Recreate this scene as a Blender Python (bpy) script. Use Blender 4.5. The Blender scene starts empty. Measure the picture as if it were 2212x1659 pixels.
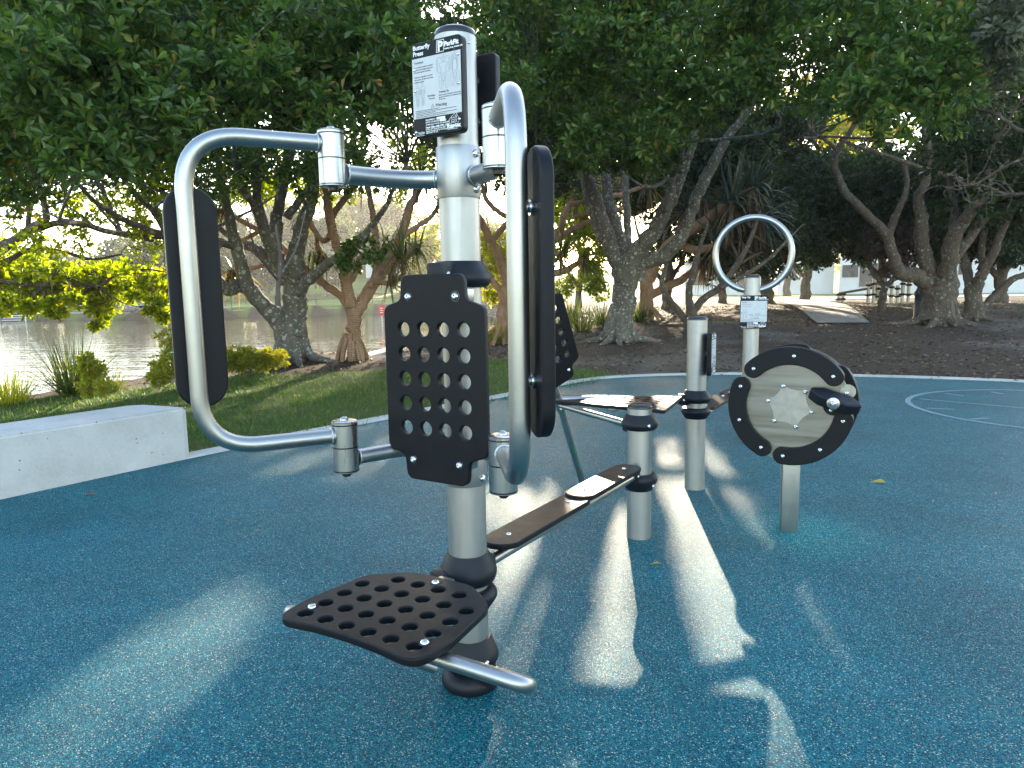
import bpy, bmesh, math, random
import numpy as np
from mathutils import Vector, Matrix
random.seed(7); rng = np.random.default_rng(7)
S = bpy.context.scene; COL = S.collection
PI = math.pi
# ------------------------------------------------------------------ camera frame
F_PX = 1549.0; CAM_H = 1.4; TILT = math.atan(204/1549.0)
ROLL = math.atan((1292.0-1106)/(F_PX/math.tan(TILT)))
_f = Vector((0, math.cos(TILT), -math.sin(TILT))); _r = Vector((1, 0, 0)); _u = Vector((0, math.sin(TILT), math.cos(TILT)))
CR = _r*math.cos(ROLL)-_u*math.sin(ROLL); CU = _u*math.cos(ROLL)+_r*math.sin(ROLL); CF = _f
C0 = Vector((0, 0, CAM_H))
def ray(x, y): return CF+CR*((x-1106)/F_PX)-CU*((y-829.5)/F_PX)
def G(x, y, z=0.0):
    d = ray(x, y); return C0+d*((z-CAM_H)/d.z)
def D(x, y, dist):
    d = ray(x, y); return C0+d*(dist/math.hypot(d.x, d.y))
def H(x, y, base):
    d = ray(x, y); return CAM_H+d.z*math.hypot(base[0], base[1])/math.hypot(d.x, d.y)
SUN_AZ = math.radians(6.6); SUN_EL = math.radians(15.0)
SUN = Vector((math.sin(SUN_AZ)*math.cos(SUN_EL), math.cos(SUN_AZ)*math.cos(SUN_EL), math.sin(SUN_EL)))
def smooth(a, b, x):
    t = np.clip((x-a)/(b-a), 0, 1); return t*t*(3-2*t)

# ------------------------------------------------------------------ materials
MATS = {}
class NT:
    def __init__(s, name):
        s.m = bpy.data.materials.new(name); s.m.use_nodes = True; s.t = s.m.node_tree; s.t.nodes.clear()
        s.out = s.n('ShaderNodeOutputMaterial'); MATS[name] = s.m
    def n(s, typ, **kw):
        nd = s.t.nodes.new(typ)
        for k, v in kw.items():
            if k.startswith('i_'):
                key = k[2:].replace('_', ' ')
                nd.inputs[int(key) if key.isdigit() else key].default_value = v
            else: setattr(nd, k, v)
        return nd
    def l(s, a, b): s.t.links.new(a, b)
    def bsdf(s, **kw):
        b = s.n('ShaderNodeBsdfPrincipled')
        for k, v in kw.items(): b.inputs[k.replace('_', ' ')].default_value = v
        s.l(b.outputs[0], s.out.inputs[0]); return b
    def coord(s, which='Object'): return s.n('ShaderNodeTexCoord').outputs[which]
    def noise(s, scale, detail=4, rough=.55, vec=None, mapping=None):
        nd = s.n('ShaderNodeTexNoise'); nd.inputs['Scale'].default_value = scale; nd.inputs['Detail'].default_value = detail; nd.inputs['Roughness'].default_value = rough
        v = vec if vec is not None else s.coord()
        if mapping:
            mp = s.n('ShaderNodeMapping'); mp.inputs['Scale'].default_value = mapping; s.l(v, mp.inputs[0]); v = mp.outputs[0]
        s.l(v, nd.inputs['Vector']); return nd.outputs['Fac']
    def vor(s, scale, vec=None, feature='F1'):
        nd = s.n('ShaderNodeTexVoronoi', feature=feature); nd.inputs['Scale'].default_value = scale
        s.l(vec if vec is not None else s.coord(), nd.inputs['Vector']); return nd
    def ramp(s, fac, stops, interp='LINEAR'):
        r = s.n('ShaderNodeValToRGB'); r.color_ramp.interpolation = interp
        e = r.color_ramp.elements
        while len(e) < len(stops): e.new(.5)
        for i, (p, c) in enumerate(stops):
            e[i].position = p; e[i].color = (c, c, c, 1) if isinstance(c, (int, float)) else (*c, 1)
        s.l(fac, r.inputs[0]); return r.outputs[0]
    def mix(s, fac, a, b, mode='MIX'):
        m = s.n('ShaderNodeMix', data_type='RGBA', blend_type=mode)
        for sock, v in ((m.inputs[0], fac), (m.inputs[6], a), (m.inputs[7], b)):
            if hasattr(v, 'is_output'): s.l(v, sock)
            else: sock.default_value = v if isinstance(v, (int, float)) else (*v, 1)
        return m.outputs[2]
    def bump(s, h, strength=.3, dist=.002):
        b = s.n('ShaderNodeBump'); b.inputs['Strength'].default_value = strength; b.inputs['Distance'].default_value = dist
        s.l(h, b.inputs['Height']); return b.outputs[0]
    def sepx(s, c, i):
        x = s.n('ShaderNodeSeparateColor'); s.l(c, x.inputs[0]); return x.outputs[i]

def make_materials():
    # granular rubber
    t = NT('rubber'); b = t.bsdf(Specular_IOR_Level=.09)
    v = t.vor(290); v2 = t.vor(95)
    cell = t.sepx(v.outputs['Color'], 0)
    c = t.ramp(cell, [(0, (.001, .010, .016)), (.20, (.001, .046, .078)), (.5, (.002, .112, .160)), (.76, (.003, .180, .222)), (.92, (.015, .26, .29)), (.955, (.14, .32, .29)), (.975, (.44, .43, .32)), (1, (.72, .64, .44))])
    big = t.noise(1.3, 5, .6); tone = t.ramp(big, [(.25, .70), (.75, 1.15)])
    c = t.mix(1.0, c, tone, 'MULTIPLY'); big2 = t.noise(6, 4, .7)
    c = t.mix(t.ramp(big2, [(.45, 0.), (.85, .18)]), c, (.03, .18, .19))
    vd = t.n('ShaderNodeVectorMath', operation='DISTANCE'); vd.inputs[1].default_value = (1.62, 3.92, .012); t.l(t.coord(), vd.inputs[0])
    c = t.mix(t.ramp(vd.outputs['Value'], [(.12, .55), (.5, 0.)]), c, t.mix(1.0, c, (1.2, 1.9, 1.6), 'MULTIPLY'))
    sc1 = t.noise(2.1, 6, .75, mapping=(.35, 1.6, 1)); c = t.mix(t.ramp(sc1, [(.60, 0.), (.74, .45)]), c, (.012, .05, .06))
    t.l(c, b.inputs['Base Color'])
    t.l(t.ramp(t.sepx(v.outputs['Color'], 1), [(0, .34), (1, .75)]), b.inputs['Roughness'])
    t.l(t.bump(v.outputs['Distance'], .9, .004), b.inputs['Normal'])
    # brushed / galvanised steel
    for nm, col, ro, st in (('steel', (.38, .38, .37), .36, 14), ('steel_bright', (.42, .42, .41), .28, 20), ('alu', (.40, .395, .385), .45, 10)):
        t = NT(nm); b = t.bsdf(Metallic=1.0)
        n1 = t.noise(9, 5, .6); n2 = t.noise(60, 3, .6, mapping=(1, 1, .12))
        t.l(t.mix(t.ramp(n1, [(.3, 0.), (.7, 1.)]), tuple(x*.93 for x in col), tuple(min(1, x*1.05) for x in col)), b.inputs['Base Color'])
        t.l(t.ramp(n2, [(.3, ro-.03), (.75, ro+.06)]), b.inputs['Roughness'])
        t.l(t.bump(n2, .05, .0006), b.inputs['Normal'])
    t = NT('disc_steel'); b = t.bsdf(Metallic=1.0)
    n2 = t.noise(5, 4, .6, mapping=(.35, .35, 6))
    t.l(t.mix(t.ramp(n2, [(.3, 0.), (.7, 1.)]), (.19, .185, .17), (.30, .29, .265)), b.inputs['Base Color'])
    t.l(t.ramp(n2, [(.3, .3), (.75, .5)]), b.inputs['Roughness'])
    t = NT('hub_steel'); b = t.bsdf(Metallic=1.0, Roughness=.42); t.l(t.mix(t.ramp(t.noise(22, 5, .7), [(.3, 0.), (.7, 1.)]), (.36, .35, .33), (.44, .43, .41)), b.inputs['Base Color'])
    t = NT('weld'); b = t.bsdf(Metallic=1.0, Roughness=.45); b.inputs['Base Color'].default_value = (.55, .55, .56, 1)
    t.l(t.bump(t.noise(160, 3), .8, .003), b.inputs['Normal'])
    t = NT('chrome'); b = t.bsdf(Metallic=1.0, Roughness=.16); b.inputs['Base Color'].default_value = (.72, .72, .72, 1)
    t = NT('dark_steel'); b = t.bsdf(Metallic=1.0, Roughness=.4); b.inputs['Base Color'].default_value = (.05, .045, .04, 1)
    # black grained polymer
    t = NT('hdpe'); b = t.bsdf(Specular_IOR_Level=.22)
    n = t.noise(330, 3, .6); n0 = t.noise(12, 5, .7)
    t.l(t.mix(t.ramp(n0, [(.5, 0.), (.85, .5)]), (.0045, .005, .007), (.013, .013, .015)), b.inputs['Base Color'])
    t.l(t.ramp(n0, [(.3, .40), (.8, .55)]), b.inputs['Roughness'])
    t.l(t.bump(n, .55, .0012), b.inputs['Normal'])
    t = NT('rubber_black'); b = t.bsdf(Specular_IOR_Level=.3)
    n0 = t.noise(25, 5, .7)
    t.l(t.mix(t.ramp(n0, [(.5, 0.), (.8, .5)]), (.006, .007, .011), (.016, .017, .022)), b.inputs['Base Color'])
    t.l(t.ramp(n0, [(.3, .42), (.8, .58)]), b.inputs['Roughness'])
    t = NT('cap'); b = t.bsdf(Roughness=.22); b.inputs['Base Color'].default_value = (.012, .012, .014, 1)
    t = NT('sign_face'); b = t.bsdf(Roughness=.4)
    t.l(t.mix(t.ramp(t.noise(20, 4), [(.4, 0.), (.8, .4)]), (.46, .475, .49), (.40, .415, .43)), b.inputs['Base Color'])
    t = NT('ink'); b = t.bsdf(Roughness=.5); b.inputs['Base Color'].default_value = (.12, .12, .14, 1)
    t = NT('ink_line'); b = t.bsdf(Roughness=.5); b.inputs['Base Color'].default_value = (.20, .21, .24, 1)
    t = NT('white_print'); b = t.bsdf(Roughness=.45); b.inputs['Base Color'].default_value = (.72, .73, .74, 1)
    t = NT('line_paint'); b = t.bsdf(Roughness=.6)
    v = t.vor(190); t.l(t.ramp(t.sepx(v.outputs['Color'], 0), [(0, (.01, .12, .17)), (.35, (.10, .22, .27)), (1, (.30, .42, .45))]), b.inputs['Base Color'])
    # concrete
    t = NT('concrete'); b = t.bsdf(Roughness=.8)
    n1 = t.noise(2.2, 6, .65); n2 = t.noise(45, 5, .7)
    c = t.mix(t.ramp(n1, [(.3, 0.), (.7, 1.)]), (.34, .33, .31), (.50, .485, .46)); c = t.mix(t.ramp(n2, [(.35, 0.), (.75, .35)]), c, (.58, .57, .55))
    pv = t.vor(17); pits = t.ramp(pv.outputs['Distance'], [(.09, 1.), (.13, 0.)]); pm = t.ramp(t.sepx(pv.outputs['Color'], 0), [(.72, 0.), (.74, 1.)])
    pf = t.mix(1.0, pits, pm, 'MULTIPLY'); c = t.mix(pf, c, (.13, .11, .09))
    st = t.ramp(t.noise(3.5, 6, .75, mapping=(1, 1, .4)), [(.58, 0.), (.72, .4)]); c = t.mix(st, c, (.27, .25, .22))
    t.l(c, b.inputs['Base Color']); t.l(t.bump(n2, .3, .003), b.inputs['Normal'])
    # ground : lawn / mulch / dirt picked by position attribute
    t = NT('ground'); b = t.bsdf(Roughness=.95, Specular_IOR_Level=.15)
    at = t.n('ShaderNodeAttribute', attribute_name='zone'); z = at.outputs['Color']
    lawn = t.sepx(z, 0); far = t.sepx(z, 1); grey = t.sepx(z, 2)
    gn = t.noise(3, 6, .7); gf = t.noise(60, 4, .7)
    grass = t.mix(t.ramp(gn, [(.35, 0.), (.7, 1.)]), (.035, .075, .014), (.085, .105, .030)); grass = t.mix(t.ramp(gf, [(.3, 0.), (.8, .6)]), grass, (.11, .14, .045))
    mv = t.vor(38); m1 = t.ramp(t.sepx(mv.outputs['Color'], 0), [(0, (.020, .014, .010)), (.5, (.045, .030, .022)), (.85, (.085, .058, .040)), (1, (.17, .12, .085))])
    m2 = t.mix(t.ramp(t.noise(1.1, 6, .6), [(.4, 0.), (.7, 1.)]), m1, (.058, .046, .036))
    m3 = t.mix(grey, m2, t.mix(t.noise(30, 5, .7), (.085, .07, .058), (.16, .14, .12)))
    c = t.mix(lawn, m3, grass); c = t.mix(far, c, t.mix(t.noise(.3, 4), (.10, .16, .035), (.19, .22, .06)))
    t.l(c, b.inputs['Base Color']); hb = t.noise(45, 6, .75); t.l(t.bump(hb, .9, .03), b.inputs['Normal'])
    t = NT('grass'); 
    ob = t.n('ShaderNodeNewGeometry').outputs['Random Per Island']
    col = t.ramp(ob, [(0, (.035, .09, .012)), (.55, (.06, .13, .02)), (.85, (.11, .16, .03)), (1, (.26, .23, .10))])
    leafmix(t, col, .5, .5)
    # foliage
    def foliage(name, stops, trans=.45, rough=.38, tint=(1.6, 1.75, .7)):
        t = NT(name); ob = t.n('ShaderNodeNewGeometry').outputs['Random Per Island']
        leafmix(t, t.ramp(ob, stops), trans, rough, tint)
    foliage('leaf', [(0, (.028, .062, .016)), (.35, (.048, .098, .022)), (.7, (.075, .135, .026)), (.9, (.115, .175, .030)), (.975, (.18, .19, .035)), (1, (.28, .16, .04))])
    foliage('leaf_backlit', [(0, (.06, .09, .010)), (.5, (.115, .165, .014)), (.9, (.18, .22, .02)), (1, (.27, .24, .03))], .62, .38, (3.2, 3.0, .3))  # backlit glow of the leaves put into brighter, yellower colours
    foliage('leaf_shaded', [(0, (.010, .022, .008)), (.6, (.020, .040, .011)), (1, (.045, .07, .016))], .4, .45)  # shade inside and behind the crowns put into darker leaf colours
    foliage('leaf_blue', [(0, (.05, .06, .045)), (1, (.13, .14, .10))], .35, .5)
    foliage('leaf_hazy', [(0, (.10, .095, .065)), (.6, (.16, .15, .09)), (1, (.22, .20, .12))], .5, .6)  # haze of distance put into paler leaf colours
    foliage('leaf_red', [(0, (.035, .02, .018)), (1, (.09, .05, .035))], .35, .5)
    foliage('leaf_sunlit_gold', [(0, (.12, .16, .02)), (.7, (.20, .23, .03)), (.93, (.28, .25, .04)), (1, (.34, .14, .05))], .6, .45, (2.6, 2.3, .5))  # yellow of the low sun put into the leaf colours, few orange leaves
    foliage('strap', [(0, (.03, .055, .02)), (.6, (.06, .095, .03)), (.85, (.13, .15, .04)), (1, (.28, .19, .08))], .45, .42, (1.8, 1.8, .6))
    foliage('strap_dark', [(0, (.02, .04, .028)), (.6, (.045, .07, .05)), (.9, (.10, .12, .09)), (1, (.20, .15, .09))], .25, .4)
    foliage('strap_dead', [(0, (.07, .045, .025)), (.6, (.16, .10, .055)), (1, (.30, .20, .12))], .3, .6)
    foliage('litter', [(0, (.035, .022, .015)), (.5, (.08, .052, .033)), (.85, (.15, .10, .065)), (1, (.30, .22, .14))], .1, .6)
    foliage('fallen', [(0, (.30, .26, .06)), (1, (.42, .34, .10))], .2, .5)
    foliage('fallen_brown', [(0, (.24, .15, .10)), (1, (.34, .24, .18))], .2, .5)
    # bark
    def bark(name, a, c2, lichen, amount, ring=False):
        t = NT(name); b = t.bsdf(Roughness=.85, Specular_IOR_Level=.25)
        n = t.noise(7, 7, .7, mapping=(1, 1, .35)); base = t.mix(t.ramp(n, [(.3, 0.), (.7, 1.)]), a, c2)
        n0 = t.noise(14, 4, .6); off = t.n('ShaderNodeVectorMath', operation='ADD')
        sc = t.n('ShaderNodeVectorMath', operation='SCALE'); sc.inputs['Scale'].default_value = .05
        nc = t.n('ShaderNodeTexNoise'); nc.inputs['Scale'].default_value = 18; t.l(t.coord(), nc.inputs['Vector'])
        t.l(nc.outputs['Color'], sc.inputs[0]); t.l(t.coord(), off.inputs[0]); t.l(sc.outputs[0], off.inputs[1])
        for s_, thr in ((5.5, .20), (10, .26), (21, .3)):
            v = t.vor(s_, off.outputs[0]); sp = t.ramp(v.outputs['Distance'], [(thr, 1.), (thr+.06, 0.)])
            pick = t.ramp(t.sepx(v.outputs['Color'], 0), [(1-amount, 0.), (1-amount+.02, 1.)])
            base = t.mix(t.mix(1.0, sp, pick, 'MULTIPLY'), base, t.mix(n0, lichen, tuple(x*.55 for x in lichen)))
        t.l(base, b.inputs['Base Color'])
        h = t.noise(34, 6, .7, mapping=(1, 1, .5))
        if ring:
            w = t.n('ShaderNodeTexWave', wave_type='BANDS', bands_direction='Z'); w.inputs['Scale'].default_value = 9; w.inputs['Distortion'].default_value = 5; w.inputs['Detail'].default_value = 3
            t.l(t.coord(), w.inputs['Vector']); t.l(t.bump(w.outputs['Fac'], .7, .02), b.inputs['Normal'])
        else: t.l(t.bump(h, .9, .02), b.inputs['Normal'])
    bark('bark_lichen', (.075, .066, .055), (.165, .148, .122), (.40, .42, .35), .40)
    bark('bark_brown', (.055, .042, .032), (.14, .105, .078), (.26, .27, .19), .28)
    bark('bark_pandanus', (.20, .115, .068), (.44, .27, .16), (.30, .24, .18), .1, True)
    bark('bark_pale', (.16, .14, .12), (.30, .27, .24), (.35, .33, .30), .1)
    bark('bark_twig', (.055, .045, .038), (.10, .085, .07), (.2, .2, .17), .1)
    # water
    t = NT('water'); b = t.bsdf(Roughness=.04, IOR=1.33); b.inputs['Base Color'].default_value = (.085, .070, .038, 1)
    n = t.noise(1.3, 4, .6, mapping=(.35, 1.6, 1)); t.l(t.bump(n, .45, .06), b.inputs['Normal'])
    # misc
    def plain(name, col, rough=.7, metal=0., var=.12, sc=6):
        t = NT(name); b = t.bsdf(Roughness=rough, Metallic=metal)
        t.l(t.mix(t.ramp(t.noise(sc, 5, .65), [(.3, 0.), (.7, 1.)]), tuple(x*(1-var*1.5) for x in col), tuple(min(.95, x*(1+var)) for x in col)), b.inputs['Base Color'])
    plain('wall_white', (.62, .61, .60), .8, 0, .06, .7); plain('roof', (.20, .19, .19), .8); plain('glass_dark', (.05, .06, .07), .1)
    plain('path', (.22, .20, .175), .85, 0, .15, 3); plain('asphalt', (.42, .40, .36), .9, 0, .08, 1)
    plain('timber', (.17, .13, .10), .8, 0, .3, 10); plain('stone', (.26, .24, .21), .9, 0, .35, 5); plain('rock', (.22, .20, .18), .9, 0, .4, 3)
    plain('lamp_black', (.014, .018, .022), .4); plain('sign_red', (.65, .06, .04), .5); plain('post_white', (.6, .6, .58), .5)
    plain('green_paint', (.02, .3, .12), .5); plain('far_stone', (.33, .30, .26), .9, 0, .3, 1.5)
def leafmix(t, col, trans, rough, tint=(1.5, 1.6, .7)):
    b = t.n('ShaderNodeBsdfPrincipled'); b.inputs['Roughness'].default_value = rough; b.inputs['Specular IOR Level'].default_value = .45
    t.l(col, b.inputs['Base Color'])
    tr = t.n('ShaderNodeBsdfTranslucent'); t.l(t.mix(1.0, col, tint, 'MULTIPLY'), tr.inputs[0])
    mx = t.n('ShaderNodeMixShader'); mx.inputs[0].default_value = trans
    t.l(b.outputs[0], mx.inputs[1]); t.l(tr.outputs[0], mx.inputs[2]); t.l(mx.outputs[0], t.out.inputs[0])
make_materials()

# ------------------------------------------------------------------ object helpers
class Geo:
    def __init__(s): s.v = []; s.f = []; s.sm = True
    def add(s, v, f):
        n = len(s.v); s.v += [tuple(p) for p in v]; s.f += [tuple(i+n for i in q) for q in f]; return s
def np_mesh(name, verts, faces, nper):
    """fast mesh from numpy arrays with faces of nper corners"""
    me = bpy.data.meshes.new(name); nv, nf = len(verts), len(faces)
    me.vertices.add(nv); me.vertices.foreach_set('co', np.asarray(verts, np.float32).ravel())
    me.loops.add(nf*nper); me.loops.foreach_set('vertex_index', np.asarray(faces, np.int32).ravel())
    me.polygons.add(nf); me.polygons.foreach_set('loop_start', np.arange(0, nf*nper, nper, dtype=np.int32))
    me.polygons.foreach_set('loop_total', np.full(nf, nper, np.int32)); me.update(calc_edges=True); return me
def tag(o, label=None, cat=None, group=None, kind=None):
    for k, v in (('label', label), ('category', cat), ('group', group), ('kind', kind)):
        if v: o[k] = v
    return o
def link(name, me, mat, parent=None, smooth_=True, loc=None):
    o = bpy.data.objects.new(name, me); COL.objects.link(o)
    if mat is not None and not me.materials: me.materials.append(MATS[mat])
    if smooth_:
        me.polygons.foreach_set('use_smooth', np.ones(len(me.polygons), bool))
        try: me.set_sharp_from_angle(angle=math.radians(38))
        except Exception: pass
    if parent: o.parent = parent
    if loc is not None: o.location = loc
    return o
class Thing:
    def __init__(s, name, label, cat, loc, group=None):
        s.o = bpy.data.objects.new(name, None); COL.objects.link(s.o); s.o.location = loc; s.loc = Vector(loc); s.o.empty_display_size = .1
        tag(s.o, label, cat, group)
    def part(s, name, g, mat, parent=None, smooth_=True, label=None):
        me = bpy.data.meshes.new(name)
        vs = [tuple(Vector(p)-s.loc) for p in g.v]; me.from_pydata(vs, [], g.f); me.update()
        bm = bmesh.new(); bm.from_mesh(me); bmesh.ops.recalc_face_normals(bm, faces=bm.faces); bm.to_mesh(me); bm.free()
        o = link(name, me, mat, parent or s.o, smooth_)
        if label: o['label'] = label
        return o
    def mesh(s, name, me, mat, parent=None, smooth_=True):
        me.transform(Matrix.Translation(-s.loc)); return link(name, me, mat, parent or s.o, smooth_)
def frame_of(d):
    d = Vector(d).normalized(); a = Vector((0, 0, 1)) if abs(d.z) < .9 else Vector((1, 0, 0))
    x = d.cross(a).normalized(); return x, d.cross(x).normalized(), d
def tube(g, pts, r, seg=20, cap=True, rs=None):
    pts = [Vector(p) for p in pts]; n = len(pts)
    rs = rs or [r]*n
    t = [(pts[min(i+1, n-1)]-pts[max(i-1, 0)]).normalized() for i in range(n)]
    x, y, _ = frame_of(t[0]); v = []; f = []
    for i in range(n):
        if i:
            x = (x-t[i]*x.dot(t[i])).normalized(); y = t[i].cross(x)
        for k in range(seg):
            a = 2*PI*k/seg; v.append(pts[i]+(x*math.cos(a)+y*math.sin(a))*rs[i])
    for i in range(n-1):
        for k in range(seg):
            k2 = (k+1) % seg; f.append((i*seg+k, i*seg+k2, (i+1)*seg+k2, (i+1)*seg+k))
    if cap: f.append(tuple(range(seg))[::-1]); f.append(tuple((n-1)*seg+k for k in range(seg)))
    return g.add(v, f)
def fillet(pts, rad, n=8):
    pts = [Vector(p) for p in pts]; out = [pts[0]]
    for i in range(1, len(pts)-1):
        a, b, c = pts[i-1], pts[i], pts[i+1]; u = (a-b); w = (c-b)
        r = rad[i-1] if isinstance(rad, (list, tuple)) else rad
        ang = u.angle(w); L = min(r/math.tan(ang/2), u.length*.49, w.length*.49)
        p = b+u.normalized()*L; q = b+w.normalized()*L
        for k in range(n+1):
            tt = k/n; out.append(p*(1-tt)**2+b*2*tt*(1-tt)+q*tt*tt)
    out.append(pts[-1]); return out
def catmull(pts, n=6):
    pts = [Vector(p) for p in pts]; P = [pts[0]*2-pts[1]]+pts+[pts[-1]*2-pts[-2]]; out = []
    for i in range(1, len(P)-2):
        for k in range(n):
            t = k/n; a, b, c, d = P[i-1:i+3]
            out.append(.5*((2*b)+(c-a)*t+(2*a-5*b+4*c-d)*t*t+(3*b-a-3*c+d)*t**3))
    out.append(pts[-1]); return out
def lathe(g, prof, org, axis=(0, 0, 1), seg=40):
    x, y, d = frame_of(axis); org = Vector(org); v = []; f = []
    for r, h in prof:
        for k in range(seg):
            a = 2*PI*k/seg; v.append(org+d*h+(x*math.cos(a)+y*math.sin(a))*r)
    for i in range(len(prof)-1):
        for k in range(seg):
            k2 = (k+1) % seg; f.append((i*seg+k, i*seg+k2, (i+1)*seg+k2, (i+1)*seg+k))
    f.append(tuple(range(seg))[::-1]); f.append(tuple((len(prof)-1)*seg+k for k in range(seg)))
    return g.add(v, f)
def box(g, c, sx, sy, sz, X=(1, 0, 0), Y=(0, 1, 0), Z=(0, 0, 1), bev=0.0):
    X, Y, Z = Vector(X), Vector(Y), Vector(Z); c = Vector(c)
    bm = bmesh.new(); bmesh.ops.create_cube(bm, size=1)
    for v in bm.verts: v.co = Vector((v.co.x*sx, v.co.y*sy, v.co.z*sz))
    if bev: bmesh.ops.bevel(bm, geom=bm.edges[:], offset=bev, segments=2, profile=.6, affect='EDGES')
    vs = [c+X*v.co.x+Y*v.co.y+Z*v.co.z for v in bm.verts]; bm.verts.index_update()
    fs = [[v.index for v in fc.verts] for fc in bm.faces]; bm.free(); return g.add(vs, fs)
def curve_mesh(splines, extrude, bevel, M, res=3):
    cu = bpy.data.curves.new('c', 'CURVE'); cu.dimensions = '2D'; cu.fill_mode = 'BOTH'; cu.extrude = extrude; cu.bevel_depth = bevel; cu.bevel_resolution = res; cu.offset = -bevel
    for pts in splines:
        sp = cu.splines.new('POLY'); sp.points.add(len(pts)-1)
        for i, p in enumerate(pts): sp.points[i].co = (p[0], p[1], 0, 1)
        sp.use_cyclic_u = True
    ob = bpy.data.objects.new('c', cu); COL.objects.link(ob); dg = bpy.context.evaluated_depsgraph_get(); dg.update()
    me = bpy.data.meshes.new_from_object(ob.evaluated_get(dg), depsgraph=dg)
    bpy.data.objects.remove(ob); bpy.data.curves.remove(cu); me.transform(M); return me
def text_mesh(body, size, M, bold=0.0, align='LEFT', space=1.0, ext=.0003):
    cu = bpy.data.curves.new('t', 'FONT'); cu.body = body; cu.size = size; cu.align_x = align; cu.offset = bold; cu.space_line = space; cu.extrude = ext
    cu.resolution_u = 3
    ob = bpy.data.objects.new('t', cu); COL.objects.link(ob); dg = bpy.context.evaluated_depsgraph_get(); dg.update()
    me = bpy.data.meshes.new_from_object(ob.evaluated_get(dg), depsgraph=dg)
    bpy.data.objects.remove(ob); bpy.data.curves.remove(cu); me.transform(M); return me
def join_meshes(ms, name):
    bm = bmesh.new()
    for m in ms: bm.from_mesh(m)
    me = bpy.data.meshes.new(name); bm.to_mesh(me); bm.free(); return me
def circle2(cx, cy, r, n=24, cw=False):
    p = [(cx+r*math.cos(2*PI*k/n), cy+r*math.sin(2*PI*k/n)) for k in range(n)]; return p[::-1] if cw else p
def fil2(pts, rad, n=6):
    m = len(pts); out = []
    for i in range(m):
        a, b, c = Vector(pts[i-1]), Vector(pts[i]), Vector(pts[(i+1) % m]); r = rad[i] if isinstance(rad, (list, tuple)) else rad
        if r <= 0: out.append(tuple(b)); continue
        u, w = a-b, c-b; ang = u.angle(w); L = min(r/max(1e-3, math.tan(ang/2)), u.length*.49, w.length*.49)
        p, q = b+u.normalized()*L, b+w.normalized()*L
        for k in range(n+1):
            t = k/n; out.append(tuple(p*(1-t)**2+b*2*t*(1-t)+q*t*t))
    return out
def mat4(org, X, Y, Z):
    M = Matrix.Identity(4)
    for i, a in enumerate((X, Y, Z, org)):
        for j in range(3): M[j][i] = a[j]
    return M
def bolt_geo(g, p, n, r=.011, washer=0):
    if washer: lathe(g, [(washer, 0), (washer, .002), (washer*.9, .003)], p, n, 24); p = Vector(p)+Vector(n).normalized()*.003
    lathe(g, [(r, 0), (r, r*.12), (r*.94, r*.32), (r*.75, r*.55), (r*.5, r*.68), (r*.42, r*.7), (r*.40, r*.28)], p, n, 20)
def bolt(T, p, n, r=.011, parent=None, washer=0, mat='chrome'):
    g = Geo(); bolt_geo(g, p, n, r, washer); return T.part('bolt', g, mat, parent)
def merge(gs):
    o = Geo()
    for g in gs: o.add(g.v, g.f)
    return o

# ------------------------------------------------------------------ fittings
POLE_R = .0665
def pole_part(T, P, z0, z1, r=POLE_R, name='post', mat='alu', cap=True):
    g = Geo(); lathe(g, [(r-.006, z0), (r, z0), (r, z1-.001), (r-.001, z1), (r-.006, z1)], (P[0], P[1], 0)); o = T.part(name, g, mat)
    if cap:
        g = Geo(); lathe(g, [(r*.9, z1-.002), (r+.0015, z1+.001), (r+.0015, z1+.009), (r*.93, z1+.019), (r*.75, z1+.0245), (r*.4, z1+.028), (.001, z1+.029)], (P[0], P[1], 0)); T.part('end_cap', g, 'cap')
    return o
def clamp(T, P, zc, lug_dir=None, h=.095, r=POLE_R, bolts=(), lug_len=.05, lug_z=0.0, flip=False, lug_h=.075, name='clamp'):
    """moulded collar: sloped shoulders round the pole, with an optional lug reaching to a tube"""
    g = Geo(); q = h/2; R = r+.034
    prof = [(r+.001, q), (r+.006, q), (r+.016, q*.62), (R-.004, q*.05), (R, -q*.2), (R-.001, -q*.5), (R-.008, -q*.82), (R-.018, -q), (r+.001, -q)]
    if flip: prof = [(a, -b) for a, b in prof][::-1]
    lathe(g, prof, (P[0], P[1], zc))
    o = T.part(name, g, 'rubber_black')
    if lug_dir is not None:
        d = Vector((lug_dir[0], lug_dir[1], 0)).normalized(); s = Vector((-d.y, d.x, 0)); g = Geo()
        c = Vector((P[0], P[1], zc+lug_z))+d*(r+lug_len*.5+.004)
        box(g, c, lug_len+.02, .062, lug_h, d, s, (0, 0, 1), bev=.014)
        T.part('lug', g, 'rubber_black', o)
        bolt(T, c+s*.031+d*.01, s, .009, o); bolt(T, c-s*.031+d*.01, -s, .009, o)
    for a in bolts:
        dd = Vector((math.sin(a), -math.cos(a), -.15)); bolt(T, Vector((P[0], P[1], zc-q*.25))+Vector((math.sin(a), -math.cos(a), 0))*(R-.003), dd, .010, o)
    return o
def stad(w, L, n=12):
    r = w/2; h = L/2-r
    return [(r*math.cos(a), h+r*math.sin(a)) for a in np.linspace(0, PI, n)]+[(r*math.cos(a), -h+r*math.sin(a)) for a in np.linspace(PI, 2*PI, n)]
UP = Vector((0, 0, 1))
def nvec(yaw):
    a = math.radians(yaw); return Vector((-math.sin(a), -math.cos(a), 0)), Vector((math.cos(a), -math.sin(a), 0))

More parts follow.
